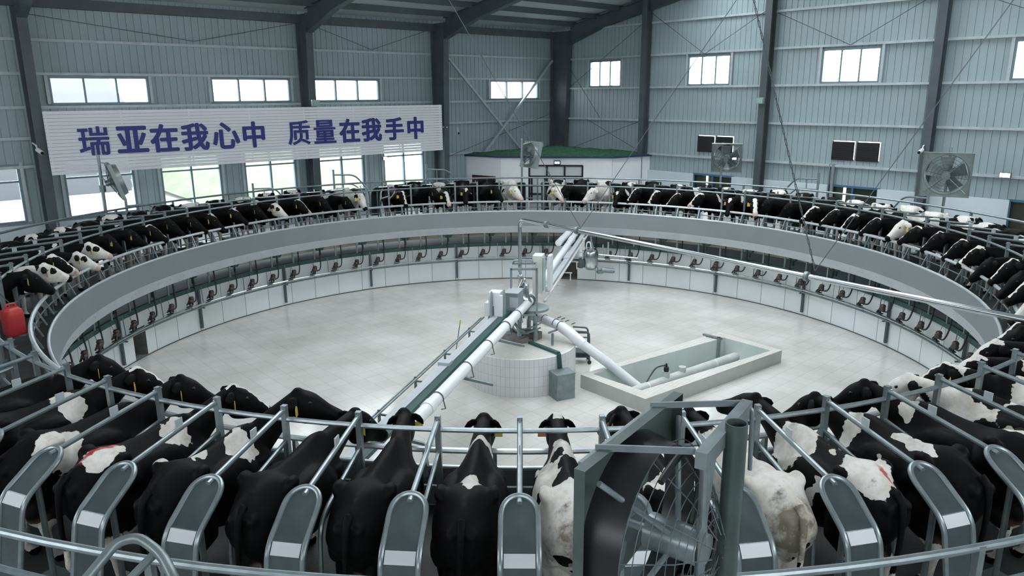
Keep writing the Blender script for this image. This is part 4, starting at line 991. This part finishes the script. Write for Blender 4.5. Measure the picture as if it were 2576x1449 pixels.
def make_cow(name, label, psi, r0=11.85, yaw=0., pitch=38., lift=0., base='B', patches=(), face='black', socks=True, tags=('R',), mark=None, dirt=.1, fine=False, turn=0., group=None, muzz='dark', side=0., scale=1.):
    rs = random.Random(int(psi * 100) + 7)
    m = MB(); loft(m, BODY)
    ya = radians(yaw)
    poll = Vector((.62, 0, 1.14)) + Matrix.Rotation(ya * .45, 3, 'Z') @ Vector((.60, 0, .16 + lift))
    hx = Matrix.Rotation(ya, 3, 'Z') @ Matrix.Rotation(radians(pitch), 3, 'Y') ; 
    def H(u, w_, v): return poll + hx @ Vector((u, w_, v))
    mid = Vector((.62, 0, 1.12)).lerp(poll, .5) + Vector((0, 0, -.02))
    etube(m, [(.38, 0, 1.03), (.62, 0, 1.07), tuple(mid), tuple(H(-.02, 0, -.08)), tuple(H(.06, 0, -.1))], [.17, .15, .108, .085, .07], [.31, .245, .165, .105, .085], side=(0, 1, 0) if abs(yaw) < 30 else None)
    rings = []
    for u, hwd, vt, vb in HEADS:
        cz, hz = (vt + vb) / 2, (vt - vb) / 2
        rings.append([H(u, hwd * np.sign(cos(t)) * abs(cos(t)) ** .8 * (1 if sin(t) > 0 else .86), cz + hz * np.sign(sin(t)) * abs(sin(t)) ** .8) for t in np.linspace(0, 2 * pi, 16, endpoint=False)])
    loft(m, rings); m.ell(H(-.02, 0, .03), (.06, .075, .05), 10, 6)
    for s in (-1, 1):
        k = rs.uniform(-.06, .06)
        etube(m, [(-.70, .17 * s, 1.0), (-.58 + k * .3, .24 * s, .82), (-.50 + k, .235 * s, .68), (-.72 + k, .20 * s, .52), (-.80 + k, .19 * s, .44), (-.77 + k, .185 * s, .28), (-.75 + k, .185 * s, .12), (-.70 + k, .185 * s, .055), (-.66 + k, .185 * s, 0)],
              [.13, .12, .10, .06, .05, .04, .042, .052, .058], [.26, .22, .16, .085, .062, .044, .046, .062, .075], 12, (0, 1, 0))
        k2 = rs.uniform(-.05, .05)
        etube(m, [(.44, .20 * s, 1.02), (.42, .215 * s, .82), (.40 + k2 * .5, .19 * s, .62), (.46 + k2, .17 * s, .40), (.46 + k2, .168 * s, .24), (.46 + k2, .165 * s, .12), (.50 + k2, .165 * s, .05), (.53 + k2, .165 * s, 0)],
              [.09, .10, .075, .052, .04, .042, .052, .058], [.2, .17, .1, .06, .046, .048, .062, .072], 12, (0, 1, 0))
        m.ell((-.52, .25 * s, 1.345), (.11, .065, .08), 10, 6); m.ell((-.985, .095 * s, 1.205), (.075, .055, .065), 10, 6)
        m.ell((-.1, .20 * s, .92), (.5, .17, .34), 14, 8)
        m.ell((-.62, .10 * s, .60), (.26, .13, .20), 12, 8)
        m.ell((-.54, .09 * s, .42), (.022, .022, .06), 8, 5); m.ell((-.72, .09 * s, .42), (.022, .022, .06), 8, 5)
    vox = .021 if fine else .036
    me = bpy.data.meshes.new('t'); me.from_pydata([tuple(v) for v in m.v], [], m.f)
    bm = bmesh.new(); bm.from_mesh(me); bmesh.ops.recalc_face_normals(bm, faces=bm.faces); bm.to_mesh(me); bm.free()
    ob = bpy.data.objects.new('t', me); COL.objects.link(ob)
    md = ob.modifiers.new('r', 'REMESH'); md.mode = 'VOXEL'; md.voxel_size = vox
    sm = ob.modifiers.new('s', 'SMOOTH'); sm.factor = .5; sm.iterations = 6 if fine else 2
    bpy.context.view_layer.update()
    ev = ob.evaluated_get(bpy.context.evaluated_depsgraph_get()); me2 = bpy.data.meshes.new_from_object(ev)
    nv = len(me2.vertices); co = np.empty(nv * 3); me2.vertices.foreach_get('co', co); co = co.reshape(-1, 3)
    faces = [tuple(p.vertices) for p in me2.polygons]
    bpy.data.objects.remove(ob); bpy.data.meshes.remove(me); bpy.data.meshes.remove(me2)
    # ears, eyes, nostrils and tail
    ex_ = MB()
    ear = []
    for s in (-1, 1):
        pts = [H(.0, .09 * s, -.03), H(-.012, .13 * s, -.045), H(-.022, .168 * s, -.075), H(-.028, .198 * s, -.115), H(-.026, .208 * s, -.145)]
        etube(ex_, pts, [.034, .062, .072, .056, .012], [.03, .024, .018, .014, .007], 10, tuple(hx @ Vector((1, 0, -.35))))
        ear.append(H(.02, .17 * s, -.12))
    tl = bez([(-.96, 0, 1.33), (-1.05, 0, 1.26), (-1.085, .01, 1.05), (-1.09, .02, .8), (-1.07, .03, .58), (-1.06, .03, .40), (-1.05, .03, .30)], 4)
    tr_ = np.interp(np.linspace(0, 1, len(tl)), [0, .2, .6, .72, .85, 1], [.045, .034, .022, .03, .042, .01])
    ex_.tube(tl, list(tr_), 10)
    neye = len(ex_.f)
    for s in (-1, 1):
        ex_.ell(H(.165, .112 * s, -.005), (.026, .016, .022), 10, 6, hx); ex_.ell(H(.525, .035 * s, -.045), (.014, .012, .016), 8, 5, hx)
    off = nv; V = np.vstack([co, np.array([tuple(v) for v in ex_.v])]); faces += [tuple(i + off for i in f) for f in ex_.f]
    nm = len(faces)
    out = bpy.data.meshes.new(name); out.from_pydata(V.tolist(), [], faces)
    out.polygons.foreach_set('use_smooth', [True] * nm)
    mi = [0] * nm; ne = len(ex_.f) - neye
    for i in range(nm - ne, nm): mi[i] = 1
    out.polygons.foreach_set('material_index', mi)
    # coat field
    ph = np.array([rs.uniform(0, 6.28) for _ in range(9)])
    X, Y, Z = V.T
    wx = .042 * (np.sin(9 * Y + 7 * Z + ph[0]) + np.sin(19 * Y - 13 * Z + ph[1]) * .65 + np.sin(37 * (Y + Z) + ph[2]) * .4 + np.sin(71 * (Y - Z) + ph[8]) * .2)
    wy = .036 * (np.sin(8 * X + 6 * Z + ph[3]) + np.sin(17 * X - 11 * Z + ph[4]) * .65 + np.sin(39 * (X - Z) + ph[5]) * .4 + np.sin(67 * (X + Z) + ph[2]) * .2)
    wz = .03 * (np.sin(7 * X + 8 * Y + ph[6]) + np.sin(21 * X - 15 * Y + ph[7]) * .5)
    Q = np.stack([X + wx, Y + wy, Z + wz], 1)
    coat = np.full(len(V), -1. if base == 'B' else 1.)
    if socks:
        sz = rs.uniform(.38, .6); coat = np.maximum(coat, np.clip((sz - Z) * 6, -1, 1))
        coat = np.maximum(coat, np.where(X < .5, np.clip((.60 - Z - .6 * np.abs(Y)) * 6, -1, 1), -1))
    for pt in patches:
        (cx, cy, cz, rx, ry, rz) = pt[:6]; s = pt[6] if len(pt) > 6 else ('W' if base == 'B' else 'B')
        d = 1 - np.sqrt(((Q[:, 0] - cx) / rx) ** 2 + ((Q[:, 1] - cy) / ry) ** 2 + ((Q[:, 2] - cz) / rz) ** 2)
        d = np.clip(d * 2.5, -1, 1)
        coat = np.maximum(coat, d) if s == 'W' else np.minimum(coat, -d)
    hl = (V - np.array(poll)) @ np.array(hx); hu, hw_, hv = hl.T
    inh = (hu > -.10) & (hu < .6) & (np.abs(hw_) < .32) & (hv > -.33) & (hv < .13) & (X > .75)
    iseye = np.zeros(len(V), bool)
    wob = .012 * np.sin(hu * 40 + ph[0]) + .008 * np.sin(hu * 73 + ph[3])
    def hset(val): coat[inh] = val[inh]
    if face in ('black', 'star', 'blaze', 'wide'): hset(np.full(len(V), -1.))
    if face == 'star': hset(np.clip((.055 - np.abs(hw_ + wob) - np.maximum(0, hu - .04) * .35) * 25, -1, 1) * 1. - (hv < -.02) * 2 - (hu > .18) * 2)
    if face in ('blaze', 'wide'):
        wd = (.030 if face == 'blaze' else .062) + .05 * np.clip(hu - .38, 0, .2) * 4 + .03 * np.clip(.08 - hu, 0, .1) * 5
        hset(np.clip((wd - np.abs(hw_ + wob)) * 25, -1, 1) - 2.0 * (hv < -.09) * (hu < .40))
    if face in ('white', 'whiteeye', 'whiteear'):
        hset(np.full(len(V), 1.))
        if face == 'whiteeye':
            for s in (-1, 1):
                d = 1 - np.sqrt(((hu + wob - .15) / .075) ** 2 + ((hw_ - .12 * s) / .07) ** 2 + ((hv + .03 + wob) / .07) ** 2); coat[:] = np.where(inh, np.minimum(coat, -np.clip(d * 3, -1, 1)), coat)
        if face in ('whiteear', 'whiteeye'): coat[inh & (np.abs(hw_) > .125) & (hu < .06)] = -1
    coat[(Z < .075)] = -1
    skin = np.zeros(len(V))
    ud = 1 - np.sqrt(((X + .62) / .30) ** 2 + (Y / .27) ** 2 + ((Z - .52) / .22) ** 2); skin = np.clip(ud * 1.5, 0, .45)
    mz = inh & (hu > .485); skin[mz] = .75 if muzz == 'pink' else 0.
    if muzz == 'dark': coat[inh & (hu > .50)] = -1
    dirtv = np.clip(min(dirt, .16) + np.clip(.75 - Z, 0, 1) * .5 + (np.clip((-.66 - X) / .3, 0, 1) * (1.15 * dirt + .1 if dirt > .3 else .1)), 0, 1)
    mk = np.zeros(len(V))
    if mark is not None:
        cx, cy, cz, rx, ry, rz = mark
        mk = np.clip(1 - np.sqrt(((Q[:, 0] - cx) / rx) ** 2 + ((Q[:, 1] - cy) / ry) ** 2 + ((Q[:, 2] - cz) / rz) ** 2), 0, 1)
    for nm_, arr in (('coat', coat), ('skin', skin), ('dirt', dirtv), ('mark', mk)):
        at = out.attributes.new(nm_, 'FLOAT', 'POINT'); at.data.foreach_set('value', np.ascontiguousarray(arr, dtype=np.float32))
    out.materials.append(MT['cow']); out.materials.append(MT['eye'])
    p = pol(r0, psi, DECK)
    tg = (pol(1, psi + 90, 0))
    p += tg * side
    o = bpy.data.objects.new(name, out); COL.objects.link(o); o.location = p
    o.rotation_euler = (0, 0, atan2(-p.y, -p.x) + radians(turn)); o.scale = (scale,) * 3
    tag(o, label, 'cow', group); LOC[o.name] = Vector((0, 0, 0))
    for tgname in tags:
        s = -1 if tgname[0] == 'R' else 1; e = ear[0 if s < 0 else 1]
        tm = MB(); q = hx
        sh = [(-.042, -.065), (.042, -.065), (.042, .016), (.018, .045), (-.018, .045), (-.042, .016)]
        vs = [e + Vector(hx @ Vector((.03 + d, 0, 0))) + Vector(hx @ Vector((0, 1, 0))) * y * 1.1 + Vector((0, 0, 1)) * z * 1.15 for d in (0, .008) for y, z in sh]
        tm.add(vs, [(5, 4, 3, 2, 1, 0), (6, 7, 8, 9, 10, 11)] + [(i, (i + 1) % 6, 6 + (i + 1) % 6, 6 + i) for i in range(6)], False)
        tm.build('ear_tag', 'orange' if tgname.endswith('o') else 'yellow', o)
    return o

W_, B_ = 'W', 'B'
SHOUL = [(.42, .14, 1.28, .15, .15, .24), (.42, -.14, 1.25, .12, .13, .22)]
NEARC = {
 39: dict(base='W', face='star', dirt=.32, socks=False, tags=('Lo',), mark=(-.60, -.06, 1.40, .26, .055, .18), patches=[(1.05, 0, 1.2, .42, .32, .42), (.62, .14, 1.12, .16, .12, .22), (.30, .12, 1.35, .11, .10, .14), (.08, -.07, 1.36, .17, .17, .14), (-.16, .02, 1.36, .15, .19, .12), (-.28, .27, 1.18, .10, .09, .16), (.1, -.35, .85, .4, .14, .3), (.2, .34, .85, .35, .14, .3), (-1.03, .14, .93, .09, .07, .09), (-1.03, -.13, .92, .09, .07, .10), (-1.07, .02, .8, .06, .05, .12)], label='white cow with black oval spots and a red paint mark on its rump'),
 -40: dict(patches=[(-.38, -.05, 1.40, .15, .11, .12), (.62, .13, 1.2, .05, .13, .22), (.62, -.13, 1.15, .06, .12, .30), (.66, 0, 1.34, .05, .12, .07)], label='black foreground cow with one small white patch on its rump, beside the white spotted cow'),
 -39: dict(yaw=22, lift=.03, label='large plain black foreground cow with ears spread below the near pipe arm end'),
 -38: dict(yaw=-30, label='plain black foreground cow second left of the pipe arm, head lowered behind a post'),
 -37: dict(yaw=-70, pitch=24, lift=.22, patches=[(.27, -.15, 1.28, .20, .17, .26), (-.42, .25, 1.34, .17, .14, .1), (-.26, -.02, 1.38, .16, .09, .07)], label='black foreground cow with a white shoulder patch, black head in profile facing right'),
 -36: dict(yaw=-40, pitch=36, lift=.14, face='blaze', patches=[(.30, -.15, 1.28, .19, .17, .26), (-.60, -.10, 1.36, .24, .19, .12)], mark=(-.62, .01, 1.40, .26, .06, .16), label='black foreground cow with a red streak on its white rump patch, left side'),
 -35: dict(yaw=-35, pitch=36, lift=.14, patches=[(-.50, -.2, 1.24, .28, .22, .32)], label='black foreground cow with a white flank patch at the left edge of the picture'),
 -34: dict(yaw=-40, pitch=36, lift=.12, face='blaze', patches=[(.32, -.15, 1.26, .18, .18, .3)], label='black foreground cow with a white shoulder patch, behind the white flanked cow at left'),
 -33: dict(yaw=-25, lift=.12, label='black cow at the left edge, last one before the stalls beside the jerrycan'),
 38: dict(yaw=18, lift=.06, tags=('L',), patches=[(.58, .12, 1.22, .06, .15, .26), (-.45, 0, 1.36, .22, .27, .2), (.75, -.1, 1.2, .1, .1, .15)], label='black and white cow standing behind the big foreground fan'),
 37: dict(base='W', yaw=22, dirt=.5, socks=False, face='black', patches=[(1.12, 0, 1.25, .42, .3, .42), (-1.03, .08, .82, .09, .07, .09), (-1.03, -.1, .98, .06, .06, .07), (-.2, -.42, .8, .3, .12, .25)], label='dirty white cow with a soiled rump to the right of the big foreground fan'),
 36: dict(yaw=20, pitch=20, lift=.10, tags=('L', 'R'), patches=[(.42, .14, 1.24, .30, .28, .4), (-.22, .33, 1.0, .07, .1, .24), (-.58, .02, 1.36, .33, .25, .2), (-.18, .05, 1.4, .22, .06, .06)], mark=(-.68, -.09, 1.37, .24, .05, .18), label='black foreground cow, white shoulder, thin red line on its white rump, right side'),
 35: dict(yaw=15, patches=[(.50, .15, 1.22, .13, .17, .32), (-.30, .1, 1.38, .32, .09, .08), (-.10, .34, 1.0, .06, .08, .22)], label='black foreground cow with a white streak along its hips, bottom right'),
 34: dict(yaw=30, lift=.06, patches=[(.55, .1, 1.3, .11, .12, .16), (-.5, -.1, 1.36, .1, .1, .1)], label='black cow with a small white shoulder fleck, head raised over the right foreground rail'),
 33: dict(base='W', yaw=32, face='whiteear', patches=[(.30, 0, 1.38, .22, .17, .17), (-.12, .16, 1.32, .22, .2, .3), (-.45, -.1, 1.4, .17, .16, .15), (.15, .35, .9, .35, .15, .35)], label='white cow with large black back spots and a white poll at the right foreground rail'),
 32: dict(base='W', yaw=38, face='blaze', tags=('L',), patches=[(.62, 0, 1.1, .32, .35, .5), (-.6, .3, 1.0, .2, .2, .3)], label='greyish white cow with a black neck and head at the right edge foreground'),
}
FARC = {
 0: None, -7: None,
 1: dict(base='W', face='white', yaw=35, muzz='pink', patches=[(.5, -.2, 1.1, .15, .15, .35), (.5, .22, 1.0, .13, .12, .3), (-.3, 0, 1.4, .4, .2, .2), (.75, 0, 1.25, .12, .2, .2)]),
 2: dict(yaw=-70, pitch=48), 3: dict(base='W', face='white', yaw=-42, muzz='pink', patches=[(.2, -.3, 1.1, .1, .1, .12), (-.3, .2, 1.3, .2, .15, .2)]),
 4: dict(face='star', patches=[(.45, .16, 1.2, .1, .12, .35), (-.4, .1, 1.4, .3, .15, .1)]), 5: dict(face='blaze', yaw=-48), 6: dict(face='wide', yaw=-46, pitch=46, patches=[(-.4, .1, 1.4, .25, .12, .08)]),
 7: dict(face='blaze', yaw=-52, patches=[(.42, .12, 1.28, .2, .12, .3), (.1, 0, 1.4, .2, .1, .1)]), 8: dict(face='wide', yaw=-55, muzz='pink', patches=[(.5, .2, 1.1, .08, .1, .3), (-.5, 0, 1.4, .3, .12, .1)]),
 9: dict(face='star', yaw=10, pitch=50, patches=[(-.5, 0, 1.38, .35, .3, .14), (.5, .15, 1.2, .1, .1, .2)]), 10: dict(face='wide', yaw=40, muzz='pink', patches=[(-.45, 0, 1.38, .3, .25, .12)]),
 11: dict(yaw=-65, pitch=50), 12: dict(yaw=-55, pitch=50), 13: dict(face='wide', yaw=-35, patches=[(.2, 0, 1.4, .25, .12, .14), (-.4, .1, 1.4, .4, .3, .12)]),
 14: dict(face='blaze', yaw=-45, base='B', patches=[(-.45, 0, 1.36, .45, .35, .16), (.2, .1, 1.36, .2, .14, .12), (-.5, 0, 1.42, .12, .12, .1, 'B')]), 15: dict(face='wide', yaw=-45, patches=[(-.5, 0, 1.36, .4, .35, .16), (.3, .1, 1.3, .14, .1, .1)]),
 16: dict(face='blaze', yaw=-42, base='W', patches=[(.7, 0, 1.1, .3, .3, .5), (1.1, 0, 1.2, .4, .4, .5)]), 17: dict(face='white', yaw=-8, tags=('R', 'L'), patches=[(.45, 0, 1.3, .15, .25, .2), (-.5, .1, 1.38, .3, .22, .1)]),
 18: dict(face='blaze', yaw=-42, base='B', patches=[(-.2, 0, 1.38, .5, .2, .12)]), 19: dict(face='blaze', yaw=-35, pitch=44), 20: dict(face='blaze', yaw=-30, pitch=44, patches=[(-.3, .1, 1.4, .3, .15, .1)]), 21: dict(face='wide', yaw=-25, pitch=42),
 22: dict(face='black', yaw=-20), 23: dict(face='blaze', yaw=0, patches=SHOUL), 24: dict(yaw=10), 25: dict(face='blaze', yaw=15, patches=[(-.4, 0, 1.4, .3, .2, .1)]), 26: dict(base='W', face='whiteear', yaw=20, patches=[(.1, .1, 1.2, .4, .3, .4)]),
 27: dict(yaw=20), 28: dict(face='blaze', yaw=25, patches=SHOUL), 29: dict(yaw=25), 30: dict(face='wide', yaw=30, patches=[(.3, 0, 1.38, .2, .15, .2)]), 31: dict(face='wide', yaw=35, tags=('R',), patches=[(.62, 0, 1.3, .12, .15, .15)]),
 -1: dict(base='W', face='white', yaw=42, muzz='pink', patches=[(.4, -.2, .9, .1, .08, .1), (.2, .3, 1.0, .1, .1, .1), (.3, -.28, 1.05, .08, .08, .08)]), -2: dict(yaw=60, pitch=50), -3: dict(face='star', yaw=-12, patches=[(.55, .18, 1.0, .06, .06, .12)]),
 -4: dict(face='wide', yaw=10, muzz='pink', patches=[(.42, -.12, 1.22, .25, .16, .4), (-.3, 0, 1.38, .35, .25, .15)]), -5: dict(yaw=75, pitch=46, patches=[(-.2, -.1, 1.4, .12, .1, .08)]), -6: dict(face='blaze', yaw=8, pitch=48, patches=[(.52, -.15, 1.1, .05, .12, .4), (-.4, 0, 1.4, .25, .2, .1)]),
 -8: dict(base='W', face='whiteear', yaw=6, pitch=50, patches=[(.5, .18, 1.0, .12, .1, .22)]), -9: dict(yaw=70, pitch=48, patches=[(.40, 0, 1.36, .16, .2, .22)]), -10: dict(yaw=60, pitch=46, patches=[(-.4, -.05, 1.4, .25, .2, .1), (-.1, .08, 1.4, .1, .08, .08)]),
 -11: dict(face='blaze', yaw=48, muzz='pink', patches=[(-.45, 0, 1.4, .15, .15, .08)]), -12: dict(face='whiteeye', yaw=45, muzz='pink', patches=[(.38, 0, 1.36, .2, .24, .18), (-.5, 0, 1.38, .4, .3, .12)]), -13: dict(yaw=50, pitch=46, patches=[(.5, -.16, 1.12, .07, .08, .2)]),
 -14: dict(face='star', yaw=30, patches=[(-.5, 0, 1.38, .35, .3, .14)]), -15: dict(face='star', yaw=38), -16: dict(yaw=45), -17: dict(yaw=45, patches=[(-.5, -.05, 1.38, .2, .25, .14)]), -18: dict(face='blaze', yaw=48, patches=[(.3, 0, 1.38, .2, .1, .1)]), -19: dict(yaw=55, pitch=40, patches=[(-.5, 0, 1.38, .14, .28, .14)]),
 -20: dict(yaw=60, pitch=44, patches=[(-.55, -.1, 1.36, .16, .2, .14)]), -21: dict(face='whiteeye', yaw=42, muzz='pink', pitch=30, patches=[(.5, 0, 1.36, .06, .14, .08)]), -22: dict(face='whiteeye', yaw=38, pitch=34, muzz='pink', base='B', patches=[(.6, .1, 1.2, .15, .2, .3)]), -23: dict(face='wide', yaw=32, pitch=36, muzz='pink'), -24: dict(face='whiteeye', yaw=28, pitch=30, patches=[(.8, 0, 1.2, .25, .2, .2)]), -25: dict(yaw=25),
}
ORD = ['', 'first', 'second', 'third', 'fourth', 'fifth', 'sixth', 'seventh', 'eighth', 'ninth', 'tenth', 'eleventh', 'twelfth', 'thirteenth', 'fourteenth', 'fifteenth', 'sixteenth', 'seventeenth', 'eighteenth', 'nineteenth', 'twentieth', 'twenty-first', 'twenty-second', 'twenty-third', 'twenty-fourth', 'twenty-fifth', 'twenty-sixth', 'twenty-seventh', 'twenty-eighth', 'twenty-ninth', 'thirtieth', 'thirty-first']
FD = {'black': 'black face', 'star': 'white forehead star', 'blaze': 'thin white blaze', 'wide': 'broad white blaze', 'white': 'white face', 'whiteeye': 'patch eyed white face', 'whiteear': 'black eared white face'}
GRP = 'cows standing in the platform stalls'
for j, d in NEARC.items():
    make_cow('cow', psi=2.35 + 4.5 * j, fine=True, group=GRP, **d)
for j, d in FARC.items():
    if d is None: continue
    d = dict(d)
    if 1 <= j <= 11: pos = f'{ORD[j]} right of the empty stall by the glass door'
    elif 12 <= j <= 21: pos = f'{ORD[j - 11]} right of the hanging chain in the far row'
    elif j >= 22: pos = f'{ORD[32 - j]} beyond the greyish cow at the right edge'
    elif j >= -6: pos = f'{ORD[-j]} left of the empty stall by the glass door'
    elif j >= -18: pos = f'{ORD[-j - 7]} left of the left hand empty stall'
    else: pos = f'{ORD[j + 26]} beyond the red jerrycan'
    coat = ('white' if d.get('base') == 'W' else 'black') + (' patched' if d.get('patches') else '')
    lab = f"{coat} cow, {FD[d.get('face', 'black')]}, {pos}"
    rs_ = random.Random(j); d.setdefault('pitch', 40 + rs_.uniform(-4, 6)); d.setdefault('lift', rs_.uniform(-.12, .02))
    make_cow('cow', lab, 2.35 + 4.5 * j, r0=(12.1 if abs(j) < 28 else 11.95) + rs_.uniform(-.08, .1), turn=rs_.uniform(-3, 3), scale=rs_.uniform(1.03, 1.09), group=GRP, fine=abs(j) > 19, **d)
